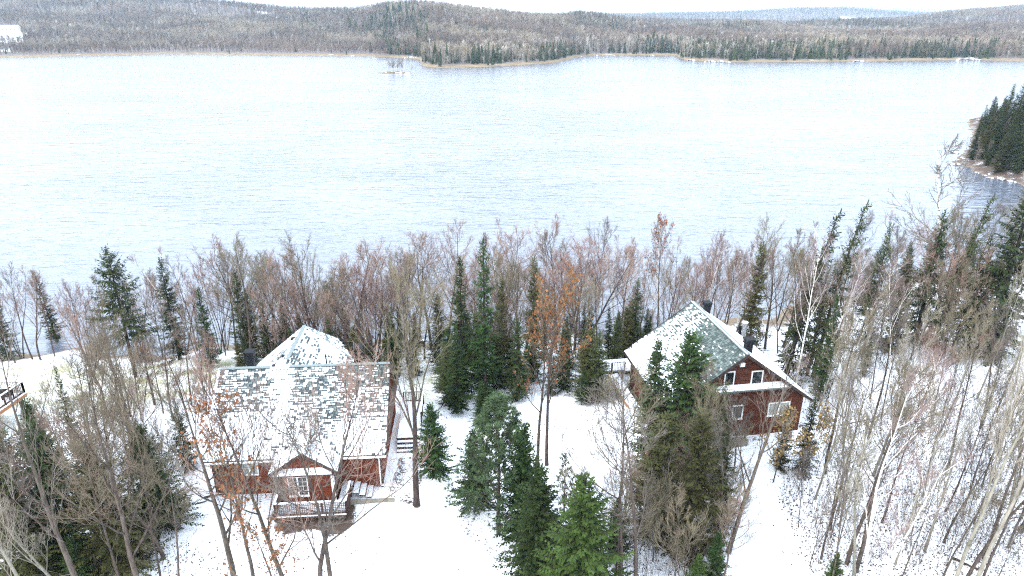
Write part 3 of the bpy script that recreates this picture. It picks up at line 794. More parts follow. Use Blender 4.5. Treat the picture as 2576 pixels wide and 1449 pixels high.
# ------------------------------------------------------------------ roofs, walls, windows
def clip_row(poly2, s):
    xs_ = []
    n = len(poly2)
    for i in range(n):
        (x1, y1), (x2, y2) = poly2[i], poly2[(i + 1) % n]
        if (y1 - s) * (y2 - s) < 0:
            xs_.append(x1 + (x2 - x1) * (s - y1) / (y2 - y1))
    return (min(xs_), max(xs_)) if len(xs_) >= 2 else None
class Parts:
    """each bar or box becomes a part of its own"""
    def __init__(s): s.l = []
    def beam(s, *k): m = MB(); m.beam(*k); s.l.append(m)
    def box(s, *k): m = MB(); m.box(*k); s.l.append(m)
    def build(s, name, mt, root):
        for m in s.l: o = m.build(name, mt, root)
        return o
class Roof:
    """tabs laid in courses on a plane; each tab either bare or under snow"""
    def __init__(s): s.tabs = []
    def plane(s, poly, snow, tab=0.25, exp=0.19, seed=0, holes=None, strip=0.85):
        rg = random.Random(seed)
        P = [Vector(p) for p in poly]
        e = (P[1] - P[0]).normalized(); nrm = e.cross(P[2] - P[0]).normalized()
        if nrm.z < 0: nrm = -nrm
        up = nrm.cross(e).normalized()
        if up.z < 0: up = -up
        p2 = [((p - P[0]).dot(e), (p - P[0]).dot(up)) for p in P]
        smax = max(q[1] for q in p2)
        r = 0
        while r * exp < smax - 0.02:
            sm = r * exp + exp * 0.5
            iv = clip_row(p2, min(sm, smax - 0.01))
            if iv:
                x = math.floor(iv[0] / tab) * tab - (r % 2) * tab * 0.5 + rg.uniform(-0.03, 0.03)
                while x < iv[1]:
                    w_ = tab * (rg.choice((0.8, 1.0, 1.0, 1.2)))
                    a, b = max(x, iv[0]), min(x + w_ - 0.045, iv[1])
                    if b - a > 0.05:
                        c = P[0] + e * ((a + b) / 2) + up * (r * exp + exp * 0.5)
                        if not (holes and holes(c)):
                            sn = snow((a + b) / 2 / max(0.01, max(q[0] for q in p2)), sm / smax, c, rg)
                            s.tabs.append((c, e, up, nrm, b - a, min(exp, smax - r * exp), sn > rg.random(), rg.random(), rg.random() < strip * min(1, sn * 1.6 + 0.12)))
                    x += w_
            r += 1
    def build(s, root, shingle_mat, dark_mat, near=300):
        """the nearest tabs one by one, the others joined"""
        def tabmesh(snowy):
            m = MB()
            m.hexa([(-.5, -.5, 0.012), (.5, -.5, 0.012), (.5, .58, -0.01), (-.5, .58, -0.01), (-.5, -.5, 0.034), (.5, -.5, 0.034), (.5, .58, 0.006), (-.5, .58, 0.006)], 0)
            if snowy == 2: m.hexa([(-.5, .2, .018), (.5, .2, .018), (.5, .5, .01), (-.5, .5, .01), (-.5, .25, .03), (.5, .25, .03), (.5, .5, .03), (-.5, .5, .03)], 1)
            if snowy == 1: m.hexa([(-.5, -.52, 0.035), (.5, -.5, 0.035), (.5, .5, 0.010), (-.5, .5, 0.010), (-.46, -.44, 0.062), (.46, -.44, 0.062), (.5, .5, 0.045), (-.5, .5, 0.045)], 1)
            return m
        mesh_ = [tabmesh(k).mesh('shingle', [shingle_mat, M['snow_thin']]) for k in (0, 1, 2)] + [tabmesh(k).mesh('shingle', [dark_mat, M['snow_thin']]) for k in (0, 2)]
        rw = root.matrix_world if False else Matrix.Translation(root.location) @ root.rotation_euler.to_matrix().to_4x4()
        cp = Vector((0, 0, CAMH))
        def vis(tb):
            c = rw @ tb[0]; d = (cp - c)
            nn = (rw.to_3x3() @ tb[3])
            return d.length / max(0.05, nn.dot(d.normalized()))
        order = sorted(range(len(s.tabs)), key=lambda i: vis(s.tabs[i]))
        big = MB()
        for k, i in enumerate(order):
            c, e, up, nrm, wd, ex, sn, rr, sp = s.tabs[i]
            if k < near:
                o = inst('shingle', mesh_[1 if sn else ((4 if sp else 3) if rr < .33 else (2 if sp else 0))], root)
                m4 = Matrix(((e.x * wd, up.x * ex, nrm.x, c.x), (e.y * wd, up.y * ex, nrm.y, c.y), (e.z * wd, up.z * ex, nrm.z, c.z), (0, 0, 0, 1)))
                o.location = c
                o.rotation_euler = Matrix((e, up, nrm)).transposed().to_euler()
                o.scale = (wd, ex, 1 + 0.4 * rr)
            else:
                def q(a, b, h): return tuple(c + e * (a * wd) + up * (b * ex) + nrm * h)
                k2 = 1 + 0.4 * rr
                big.hexa([q(-.5, -.5, .012), q(.5, -.5, .012), q(.5, .58, -.01), q(-.5, .58, -.01), q(-.5, -.5, .034 * k2), q(.5, -.5, .034 * k2), q(.5, .58, .006), q(-.5, .58, .006)], 2 if rr < .33 else 0)
                if sn: big.hexa([q(-.5, -.52, .035 * k2), q(.5, -.5, .035 * k2), q(.5, .5, .01), q(-.5, .5, .01), q(-.46, -.44, .062 * k2), q(.46, -.44, .062 * k2), q(.5, .5, .045), q(-.5, .5, .045)], 1)
                elif sp: big.hexa([q(-.5, .2, .018), q(.5, .2, .018), q(.5, .5, .01), q(-.5, .5, .01), q(-.5, .25, .03), q(.5, .25, .03), q(.5, .5, .03), q(-.5, .5, .03)], 1)
        big.build('shingles', [shingle_mat, M['snow_thin'], dark_mat], root, stuff=True)

def wall(root, A, B, z0, ztop, matl, name='siding', rows=0.17, th=0.03):
    """lap siding between A and B (2-D, local), outside on the right of A->B; ztop(t) gives the top"""
    a = Vector((A[0], A[1], 0)); b = Vector((B[0], B[1], 0)); L = (b - a).length; e = (b - a) / L
    n = Vector((e.y, -e.x, 0))
    m = MB()
    zs = z0
    top = max(ztop(i / 40) for i in range(41))
    while zs < top:
        zm = zs + rows * 0.5
        ts = [i / 80 for i in range(81) if ztop(i / 80) > zm]
        if ts:
            t0, t1 = min(ts), max(ts)
            p0, p1 = a + e * (L * t0), a + e * (L * t1)
            def q(p, o, z): return (p.x + n.x * o, p.y + n.y * o, z)
            m.hexa([q(p0, 0.03, zs), q(p1, 0.03, zs), q(p1, -0.06, zs), q(p0, -0.06, zs), q(p0, 0.008, zs + rows), q(p1, 0.008, zs + rows), q(p1, -0.06, zs + rows), q(p0, -0.06, zs + rows)])
        zs += rows
    return m.build(name, matl, root, stuff=True)

def window(root, A, B, rect, cols=1, rows=1, sashes=1, pane='glass', fr=0.07):
    """rect: (x0, x1, z0, z1) along the wall A->B"""
    a = Vector((A[0], A[1], 0)); b = Vector((B[0], B[1], 0)); e = (b - a).normalized(); n = Vector((e.y, -e.x, 0))
    x0, x1, z0, z1 = rect
    def bx(m, xa, xb, za, zb, o0, o1):
        P = [a + e * xa, a + e * xb]
        def q(p, o, z): return (p.x + n.x * o, p.y + n.y * o, z)
        m.hexa([q(P[0], o1, za), q(P[1], o1, za), q(P[1], o0, za), q(P[0], o0, za), q(P[0], o1, zb), q(P[1], o1, zb), q(P[1], o0, zb), q(P[0], o0, zb)])
    f = MB()
    bx(f, x0 - fr, x1 + fr, z0 - fr, z0, 0.0, 0.085); bx(f, x0 - fr, x1 + fr, z1, z1 + fr, 0.0, 0.085)
    bx(f, x0 - fr, x0, z0, z1, 0.0, 0.08); bx(f, x1, x1 + fr, z0, z1, 0.0, 0.08)
    sw = (x1 - x0) / sashes
    for s_ in range(1, sashes): bx(f, x0 + sw * s_ - 0.05, x0 + sw * s_ + 0.05, z0, z1, 0.0, 0.075)
    fo = f.build('window', M['white_paint'], root)
    mt = MB()
    for s_ in range(sashes):
        xa, xb = x0 + sw * s_ + (0.05 if s_ else 0), x0 + sw * (s_ + 1) - (0.05 if s_ < sashes - 1 else 0)
        cw, rh = (xb - xa) / cols, (z1 - z0) / rows
        for c in range(cols):
            for r in range(rows):
                pm = MB(); bx(pm, xa + cw * c + 0.008, xa + cw * (c + 1) - 0.008, z0 + rh * r + 0.008, z0 + rh * (r + 1) - 0.008, 0.02, 0.045)
                pm.build('pane', M[pane], fo)
        for c in range(1, cols): bx(mt, xa + cw * c - 0.012, xa + cw * c + 0.012, z0, z1, 0.03, 0.06)
        for r in range(1, rows): bx(mt, xa, xb, z0 + rh * r - 0.012, z0 + rh * r + 0.012, 0.03, 0.062)
    if mt.v: mt.build('glazing_bars', M['white_paint'], fo)
    sl = MB(); bx(sl, x0 - fr - 0.03, x1 + fr + 0.03, z0 - fr - 0.035, z0 - fr - 0.002, 0.0, 0.12); sl.build('sill', M['white_paint'], fo)
    return fo

def local_of(root, p):
    mw = Matrix.Translation(root.location) @ root.rotation_euler.to_matrix().to_4x4()
    return mw.inverted() @ Vector(p)
def hit_plane(root, u, v, p0, n):
    """local point where the sight line meets a plane of the house"""
    o = local_of(root, (0, 0, CAMH)); d = local_of(root, Vector((0, 0, CAMH)) + ray(u, v)) - o
    t = (Vector(p0) - o).dot(Vector(n)) / d.dot(Vector(n))
    return o + d * t
def fbm(x, y, z, s): return 0.5 + 0.5 * mnoise.fractal(Vector((x * s, y * s, z * s)), 0.8, 2.0, 4)
clamp = lambda x, a=0.0, b=1.0: max(a, min(b, x))

def box_chimney(root, name, p, w_, h, base):
    m = MB(); x, y, z = p
    m.box(x - w_ / 2, x + w_ / 2, y - w_ / 2, y + w_ / 2, z - 0.5, z + h * 0.62)
    c = m.build(name, M['black_metal'], root)
    k = MB()
    for i in range(3): k.box(x - w_ * (0.66 - 0.05 * (i % 2)), x + w_ * (0.66 - 0.05 * (i % 2)), y - w_ * 0.64, y + w_ * 0.64, z + h * (0.62 + 0.10 * i) + 0.001 * i, z + h * (0.70 + 0.10 * i))
    k.box(x - w_ * 0.72, x + w_ * 0.72, y - w_ * 0.72, y + w_ * 0.72, z + h * 0.92, z + h)
    k.build('louvred_cap', M['black_metal'], c)
    return c

# ---- left house
HA = empty('cottage', (-8.44, 38.5, 0.0), R(4.2))
tag(HA, 'red sided cottage with snow patched slate grey shingle roof and bay wing behind', 'house')
XL, RUN, EZ, RZ = -12.0, 5.5, 2.93, 6.9
KS = (RZ - EZ) / RUN
def main_top(y): return lambda t: EZ - 0.15 + KS * min(y(t), 2 * RUN - y(t))
wall(HA, (XL + .45, .45), (-.45, .45), -0.6, lambda t: EZ + 0.12, M['siding_red'])
wall(HA, (-.45, .45), (-.45, 10.55), -1.6, lambda t: EZ - 0.1 + KS * min(.45 + t * 10.1, 11 - (.45 + t * 10.1)), M['siding_red'])
wall(HA, (XL + .45, 10.55), (XL + .45, .45), -1.6, lambda t: EZ - 0.1 + KS * min(.45 + t * 10.1, 11 - (.45 + t * 10.1)), M['siding_red'])
wall(HA, (-.45, 10.55), (XL + .45, 10.55), -2.2, lambda t: EZ + 0.12, M['siding_red'])
GX, GH, GZ, GY = -5.05, 2.2, 4.50, -1.83       # front cross gable
GS = (GZ - 2.98) / GH
wall(HA, (GX - 1.75, -1.45), (GX + 1.75, -1.45), -0.4, lambda t: GZ - 0.1 - GS * abs(t - 0.5) * 3.5, M['siding_red'])
wall(HA, (GX + 1.75, -1.45), (GX + 1.75, .42), -0.4, lambda t: GZ - GS * 1.75 - 0.1, M['siding_red'])
wall(HA, (GX - 1.75, .42), (GX - 1.75, -1.45), -0.4, lambda t: GZ - GS * 1.75 - 0.1, M['siding_red'])
WX, WY, WZ, WH = -7.5, 12.48, 6.95, 3.8        # wing towards the lake
wpts = [(WX + WH - .5, 10.6), (WX + WH - .5, 11.9), (WX + 1.6, 15.5), (WX - 1.6, 15.5), (WX - WH + .5, 11.9), (WX - WH + .5, 10.6)]
for i in range(5): wall(HA, wpts[i], wpts[i + 1], -3.2, lambda t: 4.2, M['siding_red'])
# decking under the shingles
rb = MB()
T_ = 0.14
rb.slab([(XL, 0, EZ), (0, 0, EZ), (0, RUN, RZ), (XL, RUN, RZ)], T_)
rb.slab([(0, 2 * RUN, EZ), (XL, 2 * RUN, EZ), (XL, RUN, RZ - .002), (0, RUN, RZ - .002)], T_)
yj = (GZ - EZ) / KS; ye = (2.98 - EZ) / KS
gR = [(GX + GH, GY, 2.98), (GX + GH, ye, 2.98), (GX, yj, GZ), (GX, GY, GZ)]
gL = [(GX - GH, ye, 2.98), (GX - GH, GY, 2.98), (GX, GY, GZ), (GX, yj, GZ)]
rb.slab([(x, y, z + .02) for x, y, z in gR], T_); rb.slab([(x, y, z + .021) for x, y, z in gL], T_)
AP = (WX, WY, WZ)
wE = 4.0
wf = [[(WX + WH, 6.0, wE), (WX + WH, 11.8, wE), AP, (WX, RUN + .1, WZ)],
      [(WX + WH, 11.8, wE), (WX + 1.9, 16.0, wE), AP],
      [(WX + 1.9, 16.0, wE), (WX - 1.9, 16.0, wE), AP],
      [(WX - 1.9, 16.0, wE), (WX - WH, 11.8, wE), AP],
      [(WX - WH, 11.8, wE), (WX - WH, 6.0, wE), (WX, RUN + .1, WZ), AP]]
for f_ in wf: rb.slab(f_, 0.12)
rb.build('roof', M['roof_felt'], HA)
RA = Roof()
def snowA(fx, fs, c, rg):
    n = fbm(c.x + 5, c.y * 1.3, c.z, 0.42); n2 = fbm(c.x, c.y, c.z + 9, 1.3)
    x = c.x
    if fs < 0.40: base = 0.97 if x < -5 else 0.93
    elif fs < 0.66: base = (0.9 if x < -6.5 else 0.4) if fs < 0.5 else 0.46
    else: base = 0.40
    if -8.4 < x < -6.6 and fs > 0.45: base = 0.92          # white fan below the wing's valley
    if x < -8.6 and fs > 0.5: base = 0.38
    if -6.2 < x < -3.0 and 0.45 < fs < 0.95: base -= 0.12
    if x > -3.2 and fs > 0.72: base -= 0.42
    if -5.4 < x < -3.8 and 0.34 < fs < 0.56: base = 0.35
    if fs > 0.975: return 0.1
    return clamp(base + (n - 0.5) * 0.5 + (n2 - 0.5) * 0.2)
RA.plane([(XL, 0, EZ), (0, 0, EZ), (0, RUN, RZ), (XL, RUN, RZ)], snowA, seed=3, holes=lambda c: abs(c.x - GX) < (yj - c.y) / yj * GH - 0.1)
RA.plane([(0, 2 * RUN, EZ), (XL, 2 * RUN, EZ), (XL, RUN, RZ), (0, RUN, RZ)], lambda *a: 0.9, seed=4, tab=0.5, exp=0.4)
RA.plane([(x, y, z + .022) for x, y, z in gR], lambda fx, fs, c, rg: 0.42 if c.y > yj * fs - 0.5 and fs < .8 else 0.97, seed=5)
RA.plane([(x, y, z + .023) for x, y, z in gL], lambda *a: 0.985, seed=6)
sw_ = [lambda fx, fs, c, rg: clamp(1.25 - 0.9 * fbm(c.x, c.y, c.z, 0.8) - (0.45 if c.y < 8.5 and fs > 0.3 else 0)), lambda fx, fs, c, rg: 0.55, lambda *a: 0.8, lambda fx, fs, c, rg: 0.6, lambda fx, fs, c, rg: clamp(1.25 - 0.85 * fbm(c.x, c.y, c.z, 0.9) - 0.35 * (fs > 0.6))]
for i, f_ in enumerate(wf): RA.plane(f_, sw_[i], seed=10 + i, exp=0.22, tab=0.3)
RA.build(HA, M['shingle_slate'], M['slate_dark'])
rc = Parts()
rc.beam((XL, RUN, RZ + .045), (WX - 0.9, RUN, RZ + .045), 0.30, 0.05); rc.beam((WX + 0.4, RUN, RZ + .045), (0.02, RUN, RZ + .045), 0.30, 0.05)
rc.beam((WX, RUN + 1.0, WZ + .05), (WX, WY, WZ + .05), 0.26, 0.05)
for q_ in ((WX + WH, 11.8), (WX + 1.9, 16.0), (WX - 1.9, 16.0), (WX - WH, 11.8)): rc.beam(AP, (q_[0], q_[1], wE + .05), 0.24, 0.06)
rc.build('ridge_cap', M['ridge_green'], HA)
sn = Parts()
sn.beam((GX, GY + .05, GZ + .09), (GX, yj - .1, GZ + .09), 0.34, 0.06)
sn.beam((XL + .01, -0.01, EZ + .06), (XL + .01, RUN, RZ + .06), 0.12, 0.05)
sn.beam((WX - 0.9, RUN - .1, RZ + .06), (WX + 0.4, RUN - .1, RZ + .06), 0.5, 0.07)
sn.build('snow_ridge', M['snow'], HA)
tr = Parts()
tr.box(XL, GX - GH - .05, -0.06, 0.0, EZ - .2, EZ - .01); tr.box(GX + GH + .02, 0, -0.06, 0.0, EZ - .2, EZ - .01)
for a_, b_ in (((0.0, 0, EZ), (0.0, RUN, RZ)), ((0.0, 2 * RUN, EZ), (0.0, RUN, RZ)), ((XL, 0, EZ), (XL, RUN, RZ)), ((XL, 2 * RUN, EZ), (XL, RUN, RZ))):
    s_ = 0.03 if a_[0] == 0 else -0.03
    tr.beam((a_[0] + s_, a_[1], a_[2] - .09), (b_[0] + s_, b_[1], b_[2] - .09), 0.05, 0.2)
tr.beam((GX + GH, GY - .03, 2.98 - .06), (GX, GY - .03, GZ - .06), 0.05, 0.19)
tr.beam((GX - GH, GY - .032, 2.98 - .06), (GX, GY - .032, GZ - .06), 0.05, 0.19)
tr.build('fascia', M['trim_dark'], HA)
sf = MB(); sf.box(-0.44, -0.02, .1, 10.8, EZ - .1, EZ - .06); sf.build('soffit', M['soffit'], HA)
gt = Parts()
gt.box(GX + GH + .04, 0.02, -0.19, -0.065, EZ - .12, EZ - .03)
gt.box(XL - .02, GX - GH - .06, -0.19, -0.065, EZ - .12, EZ - .03)
gt.build('gutter', M['white_paint'], HA)
dp = MB()
dp.beam((-0.55, -0.12, EZ - .12), (-0.55, .36, EZ - .55), 0.08, 0.08); dp.beam((-0.55, .36, EZ - .5), (-0.55, .36, 0.25), 0.08, 0.08); dp.beam((-0.55, .34, 0.25), (1.4, 0.1, 0.12), 0.09, 0.09)
dp.build('downspout', M['white_paint'], HA)
cb = Parts()
for x_, y_ in ((-0.45, .42), (XL + .45, .42)): cb.box(x_ - .07, x_ + .07, y_ - .05, y_ + .09, -0.5, EZ - .1)
for x_ in (GX - 1.75, GX + 1.75): cb.box(x_ - .07, x_ + .07, -1.52, -1.38, -0.2, GZ - GS * 1.75 - .1)
cb.build('corner_board', M['trim_dark'], HA)
wp = MB(); wp.box(GX + 1.62, GX + 1.84, -1.60, -1.53, 0.6, 2.85); wp.build('white_post', M['white_paint'], HA)
# little pent roof across the gable
pr = MB(); pr.hexa([(GX - 2.0, -1.95, 2.86), (GX + 2.0, -1.95, 2.86), (GX + 2.0, -1.42, 2.86), (GX - 2.0, -1.42, 2.86), (GX - 2.0, -1.95, 2.95), (GX + 2.0, -1.95, 2.95), (GX + 2.0, -1.42, 3.20), (GX - 2.0, -1.42, 3.20)])
pr.build('pent_roof', M['trim_dark'], HA)
ps = MB(); ps.hexa([(GX - 1.97, -1.93, 2.955), (GX + 1.8, -1.93, 2.955), (GX + 1.7, -1.5, 3.17), (GX - 1.9, -1.5, 3.17), (GX - 1.95, -1.9, 3.0), (GX + 1.78, -1.9, 3.0), (GX + 1.7, -1.5, 3.21), (GX - 1.9, -1.5, 3.21)])
ps.build('pent_snow', M['snow'], HA)
def wrect(root, A, B, u0, v0, u1, v1):
    a = Vector((A[0], A[1], 0)); b = Vector((B[0], B[1], 0)); e = (b - a).normalized(); n = Vector((e.y, -e.x, 0))
    p = hit_plane(root, u0, v0, a, n); q = hit_plane(root, u1, v1, a, n)
    return ((p - a).dot(e), (q - a).dot(e), q.z, p.z)
r_ = wrect(HA, (GX - 1.75, -1.45), (GX + 1.75, -1.45), 725, 1201, 776, 1243)
window(HA, (GX - 1.75, -1.45), (GX + 1.75, -1.45), r_, cols=2, rows=4, sashes=2)
r_ = wrect(HA, (XL + .45, .45), (-.45, .45), 606, 1165, 650, 1190)
window(HA, (XL + .45, .45), (-.45, .45), r_, cols=1, rows=1, sashes=2, pane='curtain')
ch = hit_plane(HA, 633, 930, (0, RUN + 1.2, 0), (0, 1, 0)); box_chimney(HA, 'chimney', (ch.x, RUN + 1.3, RZ - 1.0), 0.5, 1.75, 0)
ch = hit_plane(HA, 904, 920, (0, RUN + 1.2, 0), (0, 1, 0)); box_chimney(HA, 'chimney', (ch.x, RUN + 1.3, RZ - 1.0), 0.5, 1.9, 0)
vp = MB(); q_ = hit_plane(HA, 823, 918, (0, RUN + .7, 0), (0, 1, 0)); vp.tube([(q_.x, RUN + .7, RZ - .6), (q_.x - .05, RUN + .7, RZ + .55)], [0.05, 0.05], 8); vp.build('vent_pipe', M['black_metal'], HA)
vp = MB(); q_ = hit_plane(HA, 692, 930, (0, RUN + .2, 0), (0, 1, 0)); vp.box(q_.x - .1, q_.x + .1, RUN - .1, RUN + .1, RZ - .1, RZ + .22); vp.build('flue', M['trim_dark'], HA)
for u_, v_ in ((737.6, 1098.6), (722, 1133.6)):
    q_ = hit_plane(HA, u_, v_ - 3, (GX, GY, GZ), (-GS, 0, 1)); vm = MB(); vm.box(q_.x - .14, q_.x + .14, q_.y - .12, q_.y + .12, q_.z, q_.z + .16); vm.build('roof_vent', M['black_metal'], HA)
for u_, v_ in ((737.9, 854), (715, 898)):
    nl_ = Vector((-(WZ - wE) / WH, 0, 1)); q_ = hit_plane(HA, u_, v_, AP, nl_); vm = MB(); vm.box(q_.x - .16, q_.x + .16, q_.y - .14, q_.y + .14, q_.z, q_.z + .16); vm.build('roof_vent', M['black_metal'], HA)

# ---- left house: front deck
def rail(root, a, b, z, h=0.95, grid=True, posts=4, name='railing', snow=True, mt='wood_dark'):
    a = Vector((a[0], a[1], z)); b = Vector((b[0], b[1], z)); H_ = Vector((0, 0, h))
    m = MB(); m.beam(a + H_, b + H_, 0.12, 0.05); m.beam(a + Vector((0, 0, .1)), b + Vector((0, 0, .1)), 0.05, 0.07)
    tr_ = m.build('top_rail', M[mt], root)
    g = MB(); L = (b - a).length; n = max(2, int(L / 0.13))
    for i in range(1, n): p = a.lerp(b, i / n); g.beam(p + Vector((0, 0, .12)), p + H_ - Vector((0, 0, .03)), 0.028, 0.028)
    if grid:
        for k in range(1, 6): zz = Vector((0, 0, .1 + (h - .15) * k / 6)); g.beam(a + zz, b + zz, 0.022, 0.022)
    g.build('lattice' if grid else 'balusters', M[mt], root, stuff=True)
    for i in range(posts):
        p = a.lerp(b, i / (posts - 1)); q = MB(); q.box(p.x - .05, p.x + .05, p.y - .05, p.y + .05, z - .25, z + h - .03); q.build('post', M[mt], root)
    if snow:
        s_ = MB(); s_.beam(a + H_ + Vector((0, 0, .05)), b + H_ + Vector((0, 0, .05)), 0.13, 0.05); s_.build('rail_snow', M['snow'], root)
def deck(name, loc, rz, label, x0, x1, y0, y1, z, board=0.14, legs=True, snowm=0.02):
    d = empty(name, loc, rz); tag(d, label, 'deck')
    m0 = MB(); m0.box(0, x1 - x0, 0, board - 0.018, 0, 0.035); s0 = MB(); s0.box(0.01, x1 - x0 - 0.01, 0.004, board - 0.024, 0.0352, 0.036 + snowm)
    mb_, ms_ = m0.mesh('board', [M['wood_dark']]), s0.mesh('board_snow', [M['snow']])
    n = int((y1 - y0) / board)
    for i in range(n):
        o = inst('board', mb_, d); o.location = (x0, y0 + i * board, z)
        o2 = inst('snow', ms_, o)
    f = MB(); f.box(x0, x1, y0 - .05, y0 - .002, z - .22, z + .03); f.box(x1 + .002, x1 + .05, y0 - .05, y1, z - .22, z + .03); f.box(x0 - .05, x0 - .002, y0 - .05, y1, z - .22, z + .03)
    f.build('rim_joist', M['wood_dark'], d)
    sn_ = MB(); sn_.box(x0, x1, y0 - .09, y0 - .055, z - .03, z + .045); sn_.build('edge_snow', M['snow'], d)
    if legs:
        for x_ in (x0 + .2, (x0 + x1) / 2, x1 - .2):
            q = MB(); q.box(x_ - .06, x_ + .06, y0 + .1, y0 + .22, -1.5, z - .22); q.build('leg', M['wood_dark'], d)
    return d
dz = 0.62
c1 = local_of(HA, at_z(694, 1300, dz)); c2 = local_of(HA, at_z(872, 1291, dz))
DX0, DX1, DY = c1.x, c2.x, (c1.y + c2.y) / 2
DKA = deck('deck', HA.location.copy(), R(4.2), 'snowy front deck with wire lattice railing on the red gabled cottage', DX0, DX1, DY, -1.62, dz)
bx_ = MB(); bx_.box(GX + 1.95, DX1, -1.62, 0.38, dz, dz + .035); bx_.build('side_landing', M['wood_dark'], DKA)
m0 = MB(); m0.box(GX + 1.97, DX1 - .01, 0, .11, 0.036, .056); ms_ = m0.mesh('landing_snow', [M['snow']])
for i in range(14): o = inst('landing_snow', ms_, DKA); o.location = (0, -1.6 + i * .142, dz)
rail(DKA, (DX0, DY), (DX1, DY), dz, posts=4)
rail(DKA, (DX0, -1.7), (DX0, DY), dz, posts=2)
rail(DKA, (DX1, DY), (DX1, -0.9), dz, posts=2)
for i in range(3):
    q = MB(); q.box(DX1 + .08 + i * .42, DX1 + .48 + i * .42, -0.85, 0.35, dz - .1 - i * .18, dz - .05 - i * .18); st_ = q.build('stair_tread', M['wood_dark'], DKA)
    q = MB(); q.box(DX1 + .09 + i * .42, DX1 + .47 + i * .42, -0.84, 0.34, dz - .049 - i * .18, dz - .01 - i * .18); q.build('tread_snow', M['snow'], st_)
# right-hand walkway deck and steps of the left house
SD = empty('side_deck', HA.location.copy(), R(4.2)); tag(SD, 'snow covered side landing with steps beside the cottage wall', 'deck')
q = MB(); q.box(0.15, 1.9, 5.2, 10.5, 0.55, 0.7); q.build('platform', M['wood_dark'], SD)
q = MB(); q.box(0.18, 1.87, 5.25, 10.45, 0.701, 0.74); q.build('snow', M['snow'], SD)
for i in range(4):
    q = MB(); q.box(0.2, 1.85, 4.85 - i * .34, 5.17 - i * .34, 0.50 - i * .17, 0.55 - i * .17); s_ = q.build('stair_tread', M['wood_dark'], SD)
    q = MB(); q.box(0.21, 1.84, 4.87 - i * .34, 5.15 - i * .34, 0.551 - i * .17, 0.585 - i * .17); q.build('tread_snow', M['snow'], s_)
    q = MB(); q.box(0.2, 1.85, 5.13 - i * .34, 5.16 - i * .34, 0.38 - i * .17, 0.5 - i * .17); q.build('riser', M['wood_dark'], SD)
rail(SD, (1.9, 10.5), (1.9, 7.3), 0.7, grid=False, posts=3); rail(SD, (0.3, 10.5), (1.9, 10.5), 0.7, grid=False, posts=2)
q = MB(); q.box(0.1, 2.0, 3.1, 3.7, -0.12, 0.1); o = q.build('entry_slab', M['concrete'], SD)
q = MB(); q.box(0.12, 1.98, 3.12, 3.68, 0.101, 0.13); q.build('slab_snow', M['snow'], SD)
# retaining edge and stones to the right of the cottage
q = MB()
q.box(-2.7, 0.5, -1.35, -1.15, -0.1, 0.3); rw_ = q.build('retaining_wall', M['concrete'], None); rw_.location = HA.location; rw_.rotation_euler = (0, 0, R(4.2))
tag(rw_, 'low tan concrete edging wall in the snow right of the front deck steps', 'wall')
def stone_mesh(seed, s=1.0):
    rg = random.Random(seed); m = MB(); vs = []
    import bmesh
    bm = bmesh.new(); bmesh.ops.create_icosphere(bm, subdivisions=2, radius=s)
    for v in bm.verts:
        k = 1 + 0.35 * mnoise.noise(v.co * 1.3 + Vector((seed * 7.1, 0, 0)))
        v.co = Vector((v.co.x * k * 1.25, v.co.y * k, v.co.z * k * 0.62))
    me = bpy.data.meshes.new('stone'); bm.to_mesh(me); bm.free(); me.materials.append(M['stone']); return me
stones = [stone_mesh(i) for i in range(4)]
border = [(1012, 1160), (1008, 1178), (1000, 1196), (1001, 1212), (1006, 1222), (1015, 1187), (995, 1207), (1010, 1168), (985, 1232)]
for i, (u_, v_) in enumerate(border):
    g = ground(u_, v_); o = inst('border_stone', stones[i % 4]); o.location = (g.x, g.y, g.z + .03); o.scale = (.22, .2, .2); o.rotation_euler = (0, 0, i * 1.3)
    tag(o, 'rough grey stone edging the path right of the cottage, ' + ['first', 'second', 'third', 'fourth', 'fifth', 'sixth', 'seventh', 'eighth', 'ninth'][sorted(range(9), key=lambda k: border[k][1]).index(i)] + ' from top', 'stone', 'stones edging the path right of the cottage')

# ---- right house
HB = empty('house', (17.25, 44.6, 0.0), R(9.0))
tag(HB, 'brown red two storey house with steep green shingle roof and front gable', 'house')
HW, DP, BE, BR = 5.85, 10.2, 2.95, 7.26
BS = (BR - BE) / HW
fw = ((-HW + .5, .5), (HW - .5, .5))
wall(HB, fw[0], fw[1], -0.9, lambda t: BR - 0.12 - BS * abs(t - 0.5) * 2 * (HW - .5), M['siding_brown'])
wall(HB, (HW - .5, .5), (HW - .5, DP - .5), -2, lambda t: BE + .2, M['siding_brown'])
wall(HB, (HW - .5, DP - .5), (-HW + .5, DP - .5), -3, lambda t: BR - 0.12 - BS * abs(t - 0.5) * 2 * (HW - .5), M['siding_brown'])
wall(HB, (-HW + .5, DP - .5), (-HW + .5, .5), -2, lambda t: BE + .2, M['siding_brown'])
rb = MB()
bl = [(-HW, DP, BE), (-HW, 0, BE), (0, 0, BR), (0, DP, BR)]
br_ = [(HW, 0, BE), (HW, DP, BE), (0, DP, BR), (0, 0, BR)]
rb.slab(bl, .15); rb.slab([(x, y, z - .002) for x, y, z in br_], .15)
rb.build('roof', M['roof_felt'], HB)
RB = Roof()
def snowB(fx, fs, c, rg):
    n = fbm(c.x, c.y, 3, 0.5); n2 = fbm(c.x, c.y, c.z + 9, 1.6)
    y = c.y / DP
    p = 1.16 - 1.2 * fs * (1.18 - 0.25 * y) - 0.62 * clamp((0.62 - y) * 1.8) + (0.16 if y > 0.6 else 0)
    if fs < 0.06: p += 0.3
    if y > 0.97: p -= .6
    return clamp(p + (n - .5) * 0.4 + (n2 - .5) * 0.2)
RB.plane(bl, snowB, seed=21, tab=0.28, exp=0.215)
